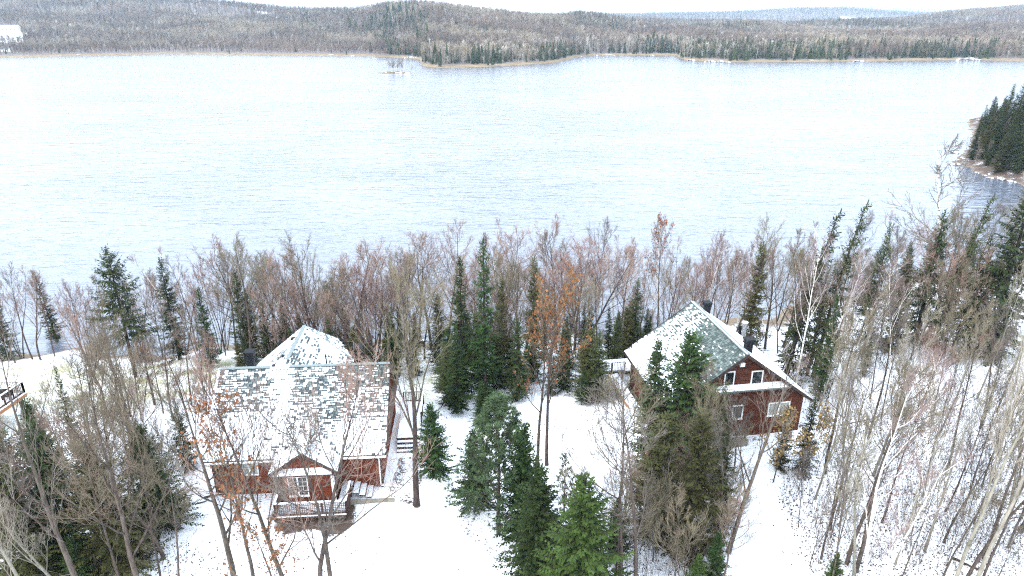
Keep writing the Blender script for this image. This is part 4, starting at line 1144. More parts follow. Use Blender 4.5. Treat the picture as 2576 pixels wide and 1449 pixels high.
RB.plane(br_, lambda fx, fs, c, rg: 1.0, seed=22, tab=0.5, exp=0.4)
RB.build(HB, M['shingle_green'], M['green_dark'])
q = MB(); q.slab([(x, y, z + .10) for x, y, z in [(HW - .02, .04, BE + .015), (HW - .02, DP - .05, BE + .015), (0.16, DP - .05, BR - .118), (0.16, .04, BR - .118)]], .07)
q.build('snow_blanket', M['snow'], HB)
q = MB(); q.beam((0, -.01, BR + .06), (0, DP + .01, BR + .06), .34, .05); q.build('ridge_cap', M['ridge_green'], HB)
q = Parts()
q.beam((-HW, -.03, BE - .07), (0, -.03, BR - .07), .05, .22); q.beam((HW, -.032, BE - .07), (0, -.032, BR - .07), .05, .22)
q.beam((-HW, DP + .03, BE - .07), (0, DP + .03, BR - .07), .05, .22)
q.box(-HW - .05, -HW - .003, .03, DP, BE - .2, BE); q.box(HW + .003, HW + .05, .03, DP, BE - .2, BE)
q.build('fascia', M['trim_dark'], HB)
def crop2(x, y): return (2160 + x / 2.07) / 1.4907, (1080 + y / 2.07) / 1.4907
for (a_, b_, c_, d_), cols, sash, pn in (((1163, 655, 1213, 748), 1, 1, 'glass'), ((1372, 650, 1432, 738), 1, 1, 'glass'), ((1222, 918, 1278, 1003), 1, 1, 'glass'), ((1502, 897, 1638, 970), 1, 2, 'curtain')):
    u0, v0 = crop2(a_, b_); u1, v1 = crop2(c_, d_)
    window(HB, fw[0], fw[1], wrect(HB, fw[0], fw[1], u0, v0, u1, v1), cols=cols, rows=1, sashes=sash, pane=pn, fr=.09)
u0, v0 = crop2(1125, 818); u1, v1 = crop2(1640, 772)
a_ = hit_plane(HB, u0, v0, (0, .05, 0), (0, 1, 0)); zb_ = a_.z
q = MB(); q.hexa([(-4.2, .02, zb_ - .05), (4.2, .02, zb_ - .05), (4.2, .5, zb_ - .05), (-4.2, .5, zb_ - .05), (-4.2, .02, zb_ + .03), (4.2, .02, zb_ + .03), (3.75, .5, zb_ + .34), (-3.75, .5, zb_ + .34)]); q.build('pent_roof', M['shingle_green'], HB)
m0 = MB(); m0.box(-.145, .145, -.13, .13, 0, .03); pm_ = m0.mesh('pent_shingle', [M['snow_thin']])
for r in range(3):
    for i in range(26):
        o = inst('pent_shingle', pm_, HB); yy = .12 + r * .15
        o.location = (-3.95 + i * .31 + (r % 2) * .12 if i else -3.8, yy, zb_ + .045 + (yy - .02) * .65); o.rotation_euler = (R(32), 0, 0); o.scale = (1, .62, 1)
q = MB(); u0, v0 = crop2(1266, 572); u1, v1 = crop2(1298, 598); r_ = wrect(HB, fw[0], fw[1], u0, v0, u1, v1)
q.box(fw[0][0] + r_[0], fw[0][0] + r_[1], .22, .46, r_[2], r_[3]); q.build('flood_light', M['white_paint'], HB)
def on_right(u, v): return hit_plane(HB, u, v, (0, 0, BR), (BS, 0, 1))
def on_left(u, v): return hit_plane(HB, u, v, (0, 0, BR), (-BS, 0, 1))
p_ = on_right(*crop2(1332, 492)); box_chimney(HB, 'chimney', tuple(p_), .5, 1.1, 0)
p_ = on_right(*crop2(1012, 190)); box_chimney(HB, 'chimney', tuple(p_), .46, 1.0, 0)
p_ = on_left(*crop2(622, 572)); box_chimney(HB, 'roof_vent', tuple(p_), .46, .7, 0)
p_ = on_right(*crop2(1300, 362)); q = MB(); q.tube([(p_.x, p_.y, p_.z - .3), (p_.x, p_.y, p_.z + 1.3)], [.2, .2], 14); pl_ = q.build('flue_pipe', M['steel'], HB, True)
q = MB(); q.tube([(p_.x, p_.y, p_.z + 1.25), (p_.x, p_.y, p_.z + 1.32)], [.3, .3], 14); q.face([(p_.x + .3 * math.cos(t * .449), p_.y + .3 * math.sin(t * .449), p_.z + 1.32) for t in range(14)]); q.build('rain_cap', M['white_paint'], pl_)
q = MB(); q.box(p_.x - .42, p_.x - .24, p_.y + .05, p_.y + .3, p_.z - .1, p_.z + .85); q.build('flue_cowl', M['black_metal'], HB)
q = MB(); q.box(-HW + .46, HW - .46, .44, DP - .44, -3.2, -0.15); q.build('foundation', M['concrete'], HB)
g = ground(1842, 1108)
import bmesh
bm = bmesh.new(); bmesh.ops.create_cube(bm, size=1.0); bmesh.ops.scale(bm, vec=(2.3, .8, .4), verts=bm.verts)
bmesh.ops.bevel(bm, geom=[e for e in bm.edges if abs((e.verts[0].co - e.verts[1].co).z) > .1], offset=.36, segments=6, affect='EDGES', profile=.5)
me = bpy.data.meshes.new('stoop'); bm.to_mesh(me); bm.free(); me.materials.append(M['concrete'])
o = inst('stoop', me); o.location = (g.x - .1, g.y - .55, g.z + .12); o.rotation_euler = (0, 0, R(9)); tag(o, 'tan round ended concrete stoop at the foot of the brown gable wall', 'step')
# lakeside balcony of the right house
BK = empty('balcony', HB.location.copy(), R(9)); tag(BK, 'brown lakeside balcony with balusters at the far corner of the green roofed house', 'balcony')
q = MB(); q.box(-8.2, 0, DP - .4, DP + 1.9, 1.05, 1.2); q.build('floor', M['wood_dark'], BK)
q = MB(); q.box(-8.18, -.02, DP - .38, DP + 1.88, 1.201, 1.24); q.build('snow', M['snow'], BK)
rail(BK, (-8.2, DP - .4), (-HW - .02, DP - .4), 1.2, grid=False, posts=3); rail(BK, (-8.2, DP + 1.9), (-8.2, DP - .4), 1.2, grid=False, posts=2)
for x_ in (-8.1, -6): q = MB(); q.box(x_ - .06, x_ + .06, DP - .3, DP - .18, -3.4, 1.05); q.build('leg', M['wood_dark'], BK)
q = MB(); q.beam((-7.0, DP - .6, 1.1), (-5.6, 5.2, -.9), .9, .08); q.build('stair_snow', M['snow'], BK)
q = MB(); q.beam((-7.5, DP - .6, 1.0), (-6.1, 5.2, -1.0), .06, .25); q.build('stringer', M['wood_cedar'], BK)

# ---- neighbour's deck at the left edge
ND = empty('neighbour_deck', (0, 0, 0)); tag(ND, 'raised cedar beamed deck corner with slatted railing at the lawn', 'deck')
nc = at_z(62, 987, 1.8); nb = at_z(0, 1030, 1.8)
dv = (nb - nc).normalized(); ex = Vector((-1, 0.02, 0))
far_ = nc + dv * 6.0; lef = nc + ex * 8
q = MB(); q.slab([tuple(nc), tuple(nc + ex * 8), tuple(far_ + ex * 8), tuple(far_)], .1); q.build('floor', M['wood_dark'], ND)
q = MB(); q.slab([(p.x, p.y, p.z + .05) for p in (nc + ex * .2 + dv * .2, nc + ex * 8, far_ + ex * 8, far_ + ex * .2)], .045); q.build('snow', M['snow'], ND)
q = MB(); q.beam(nc + Vector((.05, .05, -.2)), far_ + Vector((.05, 0, -.2)), .12, .3); q.build('beam', M['wood_cedar'], ND)
q = MB(); q.beam(nc + Vector((.06, .04, -.02)), far_ + Vector((.06, 0, -.02)), .14, .05); q.build('beam_snow', M['snow'], ND)
rail(ND, nc[:2], far_[:2], 1.8, grid=False, posts=4); rail(ND, nc[:2], lef[:2], 1.8, grid=False, posts=4)
for k in (.6, 4.5): p = nc + dv * k; q = MB(); q.box(p.x - .1, p.x + .1, p.y - .1, p.y + .1, -4, 1.6); q.build('leg', M['wood_dark'], ND)
g_ = at_z(21, 1003, 1.85)
GR = empty('barbecue', (g_.x, g_.y, 1.85)); tag(GR, 'black covered barbecue standing on the cedar deck', 'barbecue')
bm = bmesh.new(); bmesh.ops.create_cube(bm, size=1.0); bmesh.ops.scale(bm, vec=(.8, .6, .8), verts=bm.verts); bmesh.ops.bevel(bm, geom=list(bm.edges), offset=.12, segments=3, affect='EDGES')
me = bpy.data.meshes.new('cover'); bm.to_mesh(me); bm.free(); me.materials.append(M['black_metal']); o = inst('cover', me, GR); o.location = (0, 0, .62)
q = MB()
for a_, b_ in ((-.3, -.2), (.3, -.2), (.3, .2), (-.3, .2)): q.box(a_ - .03, a_ + .03, b_ - .03, b_ + .03, 0, .3)
q.build('feet', M['black_metal'], GR)
q = MB(); q.box(-.35, .3, -.2, .2, 1.021, 1.06); q.build('lid_snow', M['snow'], GR)

# ---- small things by the water and in the yard
for (u_, v_, lb) in ((1046, 866, 'snow topped plank bench on the shore between the houses'),):
    g = ground(u_, v_); B_ = empty('bench', tuple(g), R(-8)); tag(B_, lb, 'bench')
    q = MB(); q.box(-1.2, 1.2, -.25, .25, .42, .5); q.build('seat', M['wood_dark'], B_); q = MB(); q.box(-1.2, 1.2, -.25, .25, .501, .58); q.build('snow', M['snow'], B_)
    for s_ in (-.9, .9): q = MB(); q.box(s_ - .06, s_ + .06, -.2, .2, -.2, .42); q.build('leg', M['wood_dark'], B_)
def log(u0, v0, u1, v1, r, label, mt='bark', snow=True):
    a, b = ground(u0, v0), ground(u1, v1); c = (a + b) / 2; rg = random.Random(int(u0))
    o = empty('fallen_log', tuple(c)); tag(o, label, 'log')
    n = 6; pts = [tuple((a - c).lerp(b - c, i / n) + Vector((rg.gauss(0, .03), rg.gauss(0, .03), r * .8 + rg.gauss(0, .02)))) for i in range(n + 1)]
    q = MB(); q.tube(pts, [r * (1 - .4 * i / n) for i in range(n + 1)], 8); q.build('bark', M[mt], o, True)
    if snow: q = MB(); q.tube([(x, y, z + r * .55) for x, y, z in pts[:-1]], [r * .55 * (1 - .4 * i / n) for i in range(n)], 6); q.build('snow', M['snow'], o, True)
log(512, 1254, 568, 1243, .1, 'thin dark log lying in the snow left of the cottage')
log(490, 1272, 528, 1262, .07, 'short broken branch in the snow left of the cottage, below the longer log')
log(2395, 1408, 2470, 1440, .12, 'dark fallen log in the snow near the bottom right corner', 'bark_dark')
log(3090 / 1.4907 + 40, 1600 / 1.4907, 3200 / 1.4907 + 60, 1570 / 1.4907, .08, 'thin fallen pole among the right hand woods')

# ------------------------------------------------------------------ trees one by one: (shape, base u, base v, top v, label, extra)
NB, NC = 'bare_tree', 'conifer'
KEY = [
 # conifers along the near shore, left to right
 ('spruce1', NC, 22, 905, 735, 'big dark spruce at the left end of the near shore', dict(wid=1.15)),
 ('spruce0', NC, 150, 880, 690, 'narrow pointed spruce on the shore beyond the left lawn', dict(lean=(-.05, 0))),
 ('wide0', NC, 342, 950, 620, 'tall open spruce with wide ragged top by the left lawn', {}),
 ('spruce0', NC, 452, 905, 648, 'spruce half hidden behind leaning white birches', {}),
 ('fir0', NC, 533, 925, 722, 'dense dark fir left of the cottage bay roof', dict(wid=1.1)),
 ('spruce0', NC, 628, 925, 680, 'pointed spruce just left of the bay roof peak', {}),
 ('spruce1', NC, 716, 860, 762, 'low dark spruce behind the bay roof', {}),
 ('spruce1', NC, 830, 880, 770, 'squat dark spruce right behind the bay roof peak', {}),
 ('cedar0', NC, 905, 905, 800, 'olive cedar behind the cottage right chimney', {}),
 ('cedar0', NC, 1108, 930, 738, 'olive brown cedar right of the gap to the shore', {}),
 ('fir0', NC, 1166, 1000, 645, 'dark fir beside the slender spire fir', dict(wid=1.0)),
 ('firslim', NC, 1222, 1010, 600, 'tallest slender spire shaped fir between the two houses', {}),
 ('cedar0', NC, 1340, 960, 642, 'thin olive cedar in the middle of the shore trees', dict(wid=.6)),
 ('cedar0', NC, 1262, 960, 700, 'rusty olive cedar right of the spire fir', dict(wid=.7)),
 ('spruce1', NC, 1420, 980, 790, 'broad dark spruce behind the twin trunked oak', {}),
 ('spruce1', NC, 1500, 1010, 830, 'broad dark spruce left of the house balcony', dict(wid=1.2)),
 ('spruce0', NC, 1300, 1010, 800, 'dark spruce between spire fir and twin trunked oak', dict(wid=1.2)),
 ('spruce1', NC, 1590, 930, 700, 'dark spruce under the russet leaved tree', dict(wid=.9)),
 ('fir0', NC, 1150, 1040, 820, 'dark low fir under the spire fir', dict(wid=1.3)),
 ('fir0', NC, 1010, 905, 770, 'small dark fir beside the gap behind the cottage', {}),
 # yard conifers
 ('yard0', NC, 1213, 1085, 960, 'small dark spruce poking up behind the bushy pine', {}),
 ('pine0', NC, 1254, 1345, 1008, 'bushy light green pine in the snow between driveway tracks', dict(wid=1.15)),
 ('yard0', NC, 1195, 1290, 1080, 'dark spruce on the left side of the bushy pine', dict(wid=1.05)),
 ('yard0', NC, 1315, 1375, 1062, 'dark spruce on the right side of the bushy pine', dict(wid=.95)),
 ('yard0', NC, 1352, 1480, 1168, 'dark green spruce between bushy pine and bright spruce', dict(wid=1.1)),
 ('bright0', NC, 1455, 1560, 1198, 'bright yellow green young spruce at the bottom centre', dict(wid=1.25)),
 ('pinesparse', NC, 1418, 1300, 1145, 'thin sparse young pine above the bright spruce', {}),
 ('yard0', NC, 1092, 1205, 1015, 'drooping spruce with bare lower trunk beside thick trunk', dict(wid=1.15)),
 ('yard0', NC, 1545, 1400, 1255, 'dark spruce right of the bright spruce', {}),
 ('firslim', NC, 1628, 1190, 850, 'left one of the two dark firs before the green roof', dict(wid=1.5)),
 ('yard0', NC, 1708, 1185, 835, 'right broader one of two dark firs before the green roof', dict(wid=1.3)),
 ('spruce1', NC, 1795, 1210, 955, 'olive tipped spruce at the corner of the brown gable wall', dict(wid=.75)),
 ('cedar0', NC, 1730, 1400, 1040, 'wide brownish cedar in the thicket before the house', dict(wid=1.15)),
 ('cedar0', NC, 1650, 1340, 1040, 'brownish cedar at the left of the house thicket', dict(wid=1.3)),
 ('spruce1', NC, 1800, 1330, 1080, 'dark drooping spruce at the right of the house thicket', dict(wid=1.0)),
 ('yard0', NC, 1790, 1480, 1335, 'small bluish green spruce at the bottom edge', dict(wid=.9)),
 ('bright0', NC, 1745, 1520, 1395, 'small yellow green spruce at the bottom edge of thicket', {}),
 ('yard0', NC, 2085, 1500, 1390, 'small ragged green spruce beside the right driveway edge', {}),
 ('spruce1', NC, 2015, 1195, 985, 'dark ragged spruce at the right wall of the brown house', dict(wid=.8)),
 ('cedar0', NC, 1960, 1180, 1020, 'olive spruce with golden fronds before the brown house', dict(wid=.8)),
 # right hand conifers
 ('swept0', NC, 1975, 960, 525, 'tall wind swept spruce right of the green roof, leftmost of a pair', dict(lean=(.04, 0), rz=0)),
 ('swept0', NC, 2045, 950, 503, 'tall wind swept spruce right of the green roof, rightmost of a pair', dict(lean=(.03, 0), rz=0, wid=.85)),
 ('cedar0', NC, 1880, 900, 610, 'brownish cedar just behind the steel flue pipe', dict(wid=.8)),
 ('fir0', NC, 2058, 1010, 735, 'vivid dark green fir behind the right eave of the brown house', dict(wid=.8)),
 ('spruce0', NC, 2170, 900, 560, 'greyish thin spruce in the right hand thicket', dict(wid=.7)),
 ('spruce1', NC, 2300, 860, 525, 'dark topped spruce left of the tall leaning aspen', {}),
 ('swept0', NC, 2345, 880, 485, 'dark narrow spruce touching the tall leaning aspen', dict(wid=.85, lean=(.05, 0), rz=0)),
 ('spruce1', NC, 2480, 900, 455, 'big sunlit olive spruce before the dark inlet', dict(wid=1.25)),
 ('spruce1', NC, 2420, 880, 590, 'dark spruce at the left foot of the big olive spruce', {}),
 ('cedar0', NC, 2235, 880, 640, 'low olive cedar in the right hand thicket', {}),
 # left foreground conifers
 ('bigspruce', NC, 45, 1330, 1010, 'large dark green spruce at the left edge below the cedar deck', {}),
 ('bigspruce', NC, 130, 1230, 1000, 'dark green spruce between left edge and the thicket', dict(wid=.95)),
 ('bigspruce', NC, 405, 1330, 1065, 'wide dark green spruce at the right side of the left thicket', dict(wid=1.1)),
 ('bigolive', NC, 300, 1440, 1120, 'dark olive spruce in the lower left thicket', dict(wid=1.05)),
 ('bigspruce', NC, 190, 1430, 1060, 'dark olive spruce in the middle of the left thicket', dict(wid=1.0)),
 ('bigolive', NC, 95, 1480, 1180, 'olive cedar in the lower left corner thicket', dict(wid=1.1)),
 ('yard0', NC, 215, 1500, 1350, 'small spruce at the bottom left among grey branches', {}),
 ('spruce0', NC, 200, 1150, 920, 'green spruce standing thin beside the left lawn', dict(wid=.7)),
 ('spruce1', NC, 475, 1180, 1010, 'dark spruce behind bare branches left of the cottage roof', {}),
 # named bare trees
 ('bigmaple', NB, 1048, 1272, 745, 'thick trunked bare maple beside the cottage right corner', dict(wid=.85, rz=.4)),
 ('oak0', NB, 1352, 1172, 800, 'left trunk of the twin oak holding russet leaves', dict(wid=.9)),
 ('oak1', NB, 1376, 1172, 700, 'right trunk of the twin oak, taller of the pair', dict(wid=.75)),
 ('oakfew', NB, 610, 1540, 960, 'dark oak trunk on its own left of the front deck', dict(lean=(-.06, 0), rz=1.0)),
 ('oak0', NB, 655, 1560, 1010, 'second dark trunk just left of the front deck', dict(wid=.75, rz=2.0, lean=(-.03, 0))),
 ('maple2', NB, 745, 1560, 960, 'bare tree with slanting trunk before the left half of the deck', dict(lean=(-.05, 0), wid=.8)),
 ('maple0', NB, 812, 1550, 930, 'bare tree rising in front of the deck railing', dict(wid=.85)),
 ('slim1', NB, 850, 1560, 985, 'many stemmed bare tree in front of the right deck post', dict(wid=1.2)),
 ('oak1', NB, 720, 1640, 1330, 'low bare oak with golden brown leaves at the bottom edge', dict(wid=1.1)),
 ('oakfew', NB, 1832, 1392, 900, 'crooked grey trunk fanning out before the brown gable wall', dict(lean=(.09, 0), rz=2.2, wid=.85)),
 ('slim1', NB, 1590, 1560, 1010, 'branched bare tree below the two dark firs', dict(wid=1.1)),
 ('slim2', NB, 1560, 1480, 960, 'thin bare tree at the left of the house thicket', dict(wid=1.3)),
 ('oak0', NB, 1652, 860, 558, 'russet leaved tree beside a leaning white birch', dict(wid=.62)),
 ('birch0', NB, 1630, 860, 560, 'leaning white birch behind the green roof', dict(lean=(.08, 0), wid=.7)),
 ('maple3', NB, 1500, 820, 568, 'dark stemmed bare tree with fan crown against the water', dict(wid=.8)),
 ('maple0', NB, 1760, 800, 598, 'bare dark stemmed tree above the green roof ridge', dict(wid=.7)),
 ('birch1', NB, 1265, 850, 572, 'white birch with pinkish crown right of the spire fir', dict(wid=.8)),
 ('maple2', NB, 1128, 880, 590, 'bare reddish crowned tree left of the spire fir', dict(wid=.85)),
 ('birchclump', NB, 560, 880, 595, 'clump of leaning white birches left of the bay roof', dict(wid=1.1, lean=(-.12, 0))),
 ('birch2', NB, 470, 880, 690, 'thin white birch leaning left over the shore', dict(lean=(-.16, 0), wid=.8)),
 ('birchclump', NB, 795, 850, 690, 'white forked birch right above the bay roof peak', dict(wid=.9)),
 ('birch0', NB, 705, 840, 640, 'white birch stem left above the bay roof peak', dict(wid=.8)),
 ('birch0', NB, 2000, 985, 600, 'crooked white birch right of the chimney tops', dict(lean=(.05, 0), wid=.75)),
 ('birch2', NB, 2055, 960, 640, 'forked white birch beside the vivid green fir', dict(lean=(.03, 0), wid=.8)),
 ('aspen', NB, 2335, 850, 335, 'very tall pale aspen leaning over the lake with twisted top', dict(lean=(.0, 0), rz=0.4, wid=.9)),
 ('birch1', NB, 2172, 1560, 1000, 'big white birch with dark marks in the right woods', dict(lean=(-.02, 0), wid=.9)),
 ('birch0', NB, 2290, 1330, 900, 'white birch with spreading white limbs on the snowy slope', dict(wid=1.0)),
 ('oak1', NB, 390, 1020, 860, 'small beech with bright orange leaves left of the cottage', dict(wid=1.3)),
 ('pale1', NB, 2410, 1560, 720, 'tall pale grey trunk leaning right at lower right', dict(lean=(.1, 0), wid=.62)),
 ('pale0', NB, 2370, 1540, 760, 'pale grey trunk just left of the tall leaning one', dict(lean=(.05, 0), wid=.6)),
 ('slim0', NB, 2475, 1410, 900, 'grey brown trunk leaning right near the right edge', dict(lean=(.1, 0), wid=1.0)),
 ('slim1', NB, 2565, 1340, 850, 'thick dark trunk at the right edge', dict(lean=(.12, 0), wid=1.2)),
 ('slim3', NB, 2088, 1335, 960, 'forked grey trunk in snow right of the driveway strip', dict(wid=1.1)),
 ('slim0', NB, 2130, 1420, 930, 'straight slim dark trunk right of the forked grey trunk', dict(lean=(.05, 0))),
 ('slim2', NB, 2152, 1440, 940, 'double grey trunk left of the big white birch', dict(lean=(.07, 0), wid=1.1)),
 ('oakfew', NB, 240, 1590, 880, 'large grey limbed bare tree in the left thicket', dict(wid=.8)),
 ('maple3', NB, 385, 1580, 940, 'grey trunk slanting up at the right of the left thicket', dict(lean=(-.05, 0), wid=.85)),
 ('birch2', NB, 395, 1320, 990, 'slender white birch stem before dark spruce left of the cottage', dict(wid=.5)),
 ('pale2', NB, 150, 1640, 1110, 'grey lichened bare tree at the lower left', dict(wid=.85)),
 ('maple0', NB, 60, 1600, 1110, 'bare grey tree at the left bottom corner', dict(wid=.85)),
]
for key, nm, u_, v_, t_, lb, ex_ in KEY:
    nm2 = 'spruce_tree' if nm == NC else ('birch_tree' if key.startswith('birch') else nm)
    if key.startswith('pine'): nm2 = 'pine_tree'
    if key.startswith('cedar'): nm2 = 'cedar_tree'
    put_uv(key, nm2, lb, nm2.replace('_', ' ') if nm2 != 'bare_tree' else 'bare tree', u_, v_, t_, **ex_)
# golden fronds near the brown house
for i, (u_, v_) in enumerate(((1945, 1215), (2005, 1200))):
    g = ground(u_, v_)
    T, C, Lf = bare_tree(300 + i, 5.5, fork=.15, limbs=10, br=5, tw=4, tl=2, limb_len=.42, ang=.7, r0=.05, leaves=2)
    o = empty('golden_shrub', tuple(g)); tag(o, ['shrub with golden leaves before the brown gable wall', 'golden leaved shrub below the right end of the brown wall'][i], 'shrub')
    T.build('trunk', M['bark'], o); C.build('branches', [M['bark'], M['twig_tan']], o); Lf.build('leaves', M['leaf_gold'], o)

# ------------------------------------------------------------------ the rest of the near trees, by stand
def in_house(x, y):
    for r_, (a, b, c, d) in ((HA, (XL - 1.0, 2.4, -4.2, 17)), (HB, (-HW - 2.8, HW + .8, -1.2, DP + 2.4))):
        q = local_of(r_, (x, y, 0))
        if a < q.x < b and c < q.y < d: return True
    return False
OPENP = OPEN + [[(-50, 52), (-36, 52), (-26, 33), (-38, 33)]]
def is_open(x, y):
    X_, Y_ = np.array([x]), np.array([y])
    return any(in_poly(X_, Y_, P)[0] for P in OPENP) or any(in_poly(X_, Y_, P)[0] for P in LAWN)
NUM = ['first', 'second', 'third', 'fourth', 'fifth', 'sixth', 'seventh', 'eighth', 'ninth', 'tenth', 'eleventh', 'twelfth']
PLACED = []
def stand(seed, n, xr, yr, kinds, hr, label, cat, name, group, mind=1.4, lean=.05, inview=True, uv=None, wid=(.8, 1.1), leanx=0.0):
    rg = random.Random(seed); got = []; tries = 0
    while len(got) < n and tries < n * 60:
        tries += 1
        if uv:
            p = at_z(rg.uniform(*uv[0]), rg.uniform(*uv[1]), -1.0); x, y = p.x, p.y
        else:
            x = rg.uniform(*xr); y = yr(x, rg)
        if y > shore(x) - .6 or in_house(x, y) or is_open(x, y): continue
        if any((x - a) ** 2 + (y - b) ** 2 < mind ** 2 for a, b in PLACED): continue
        PLACED.append((x, y)); got.append((x, y))
    rows = 1 if len(got) <= 12 else math.ceil(len(got) / 10)
    got.sort(key=lambda p: p[1]); per = math.ceil(len(got) / rows); rowof = {}
    for r in range(rows):
        part = sorted(got[r * per:(r + 1) * per], key=lambda p: pix((p[0], p[1], 0))[0])
        for i, p in enumerate(part): rowof[p] = (r, i)
    ROWN = ['nearest row', 'second row', 'third row', 'fourth row', 'fifth row', 'back row']
    for i, (x, y) in enumerate(got):
        lb = label
        r, i = rowof[(x, y)]
        lb = f'{label}, {NUM[i]} from left' + (f', {ROWN[r]}' if rows > 1 else '')
        put(rg.choice(kinds), name, lb, cat, x, y, rg.uniform(*hr), lean=(rg.gauss(leanx, lean), rg.gauss(0, lean)), group=group, wid=rg.uniform(*wid))
    return got
MAP = ['maple0', 'maple1', 'maple2', 'maple3']; CL = ['clump0', 'clump1', 'clump2']; SL = ['slim0', 'slim1', 'slim2', 'slim3']; BI = ['birch0', 'birch1', 'birch2']
ysh = lambda a, b: (lambda x, rg: shore(x) - rg.uniform(a, b))
stand(1, 30, (-56, -24), ysh(1, 8), CL + SL + ['maple0'], (7.5, 11.5), 'thin reddish bare tree on shore beyond left lawn', 'bare tree', 'bare_tree', 'bare trees on the shore beyond the left lawn', .9, wid=(.8, 1.15))
stand(2, 36, (-30, -8), ysh(1.0, 12), CL + MAP, (7.5, 13), 'reddish bare tree behind the cottage', 'bare tree', 'bare_tree', 'bare trees behind the cottage', 1.0, wid=(.95, 1.25))
stand(3, 29, (-6, 9), ysh(1.0, 15), CL + MAP + ['slim1'], (7.5, 13.5), 'reddish bare tree between the two houses', 'bare tree', 'bare_tree', 'bare trees between the houses', 1.0, wid=(.95, 1.25))
stand(4, 12, (-20, 12), ysh(.8, 5), BI, (9, 12.5), 'white birch in the middle shore belt', 'birch tree', 'birch_tree', 'birches in the middle shore belt', 2.5, .08)
stand(5, 15, (12, 24), ysh(1, 11), CL + MAP, (8, 11.5), 'bare tree behind the green roofed house', 'bare tree', 'bare_tree', 'bare trees behind the green roofed house', 1.4)
stand(6, 4, (18, 27), ysh(1, 8), BI, (9, 12), 'white birch behind the green roofed house', 'birch tree', 'birch_tree', 'birches behind the green roofed house', 2.0, .1)
stand(7, 46, (25, 72), ysh(1, 26), SL + CL + ['maple1', 'maple3'], (9.5, 13), 'grey bare tree between brown house and inlet', 'bare tree', 'bare_tree', 'bare trees of the right shore wood', 1.7, .07, leanx=.05)
stand(8, 9, (28, 62), ysh(2, 24), BI + ['birchclump'], (9, 12.5), 'white birch between brown house and inlet', 'birch tree', 'birch_tree', 'birches of the right shore wood', 2.5, .09, leanx=.06)
stand(9, 60, None, None, SL + ['pale1', 'slim0'], (8, 12.5), 'slim grey brown tree of the right woods', 'bare tree', 'bare_tree', 'slim trees of the right woods', 1.5, .06, uv=((2040, 2760), (1010, 1560)), leanx=.04, wid=(.55, 1.0))
stand(10, 60, None, None, ['sapling0', 'sapling1'], (2.5, 5.5), 'thin sapling in snowy right woods', 'sapling', 'sapling', 'saplings of the right woods', .6, .06, uv=((2000, 2620), (1000, 1500)))
stand(11, 4, None, None, ['pale0', 'pale1', 'pale2'], (10, 14), 'pale yellowish grey bare tree in the right woods', 'bare tree', 'bare_tree', 'pale trees of the right woods', 2.2, .07, uv=((2250, 2700), (1050, 1330)), leanx=.05)
stand(12, 26, None, None, MAP + SL + ['pale2'], (7, 11), 'grey bare tree in left thicket', 'bare tree', 'bare_tree', 'bare trees of the left thicket', 1.2, .07, uv=((-60, 470), (960, 1560)))
stand(13, 12, None, None, CL + SL, (6, 9.5), 'bare tree between the left lawn and the cottage', 'bare tree', 'bare_tree', 'bare trees between lawn and cottage', 1.1, .05, uv=((190, 540), (930, 1090)))
stand(14, 22, None, None, ['shrub0', 'shrub1', 'sapling0', 'slim0'], (3, 6), 'leafless brown shrub before the green roofed house', 'shrub', 'shrub', 'shrubs before the green roofed house', .7, .06, uv=((1500, 1850), (1180, 1520)))
stand(15, 9, None, None, SL + ['pale0', 'maple3'], (6.5, 9.5), 'bare tree before the green roofed house', 'bare tree', 'bare_tree', 'bare trees before the green roofed house', 1.2, .07, uv=((1480, 1850), (1230, 1560)))
stand(16, 26, None, None, ['shrub0', 'shrub1'], (2, 3.6), 'low leafless shrub under left thicket', 'shrub', 'shrub', 'shrubs of the left thicket', .8, .05, uv=((-40, 470), (960, 1480)))
stand(17, 30, (24, 70), ysh(3, 26), ['shrub0', 'shrub1'], (2.5, 4), 'low shrub between brown house and inlet', 'shrub', 'shrub', 'shrubs of the right shore wood', .8)
stand(18, 20, (-30, 24), ysh(.5, 9), ['shrub0', 'shrub1', 'clump1'], (2.5, 4.5), 'low reddish waterside shrub behind the houses', 'shrub', 'shrub', 'shrubs at the water behind the houses', .8)
stand(19, 34, (-28, 14), ysh(2, 14), ['spruce0', 'spruce1', 'fir0', 'cedar0'], (4, 8), 'low evergreen in shore belt behind the houses', 'evergreen', 'evergreen_tree', 'low evergreens of the shore belt', 1.6, .03, wid=(.9, 1.2))
stand(21, 12, None, None, ['bigspruce', 'spruce1', 'bigolive', 'yard0'], (3.5, 7), 'dark evergreen behind the yard between the houses', 'evergreen', 'evergreen_tree', 'evergreens behind the yard', 1.5, .03, uv=((1060, 1620), (915, 1035)), wid=(.8, 1.1))
stand(22, 22, None, None, ['spruce1', 'bigolive', 'cedar0'], (3, 6), 'dark evergreen on the bank behind the cottage', 'evergreen', 'evergreen_tree', 'evergreens on the bank', 1.4, .03, uv=((430, 1020), (858, 930)), wid=(.9, 1.2))
stand(23, 8, None, None, ['bigspruce', 'bigolive'], (5, 8), 'dark evergreen deep in left thicket', 'evergreen', 'evergreen_tree', 'evergreens deep in the left thicket', 2.2, .03, uv=((-40, 400), (1130, 1480)), wid=(.9, 1.1))
stand(20, 18, (26, 68), ysh(3, 24), ['spruce0', 'spruce1', 'cedar0'], (5, 9), 'dark evergreen between brown house and inlet', 'evergreen', 'evergreen_tree', 'evergreens of the right shore wood', 2.5, .04, wid=(.8, 1.1))

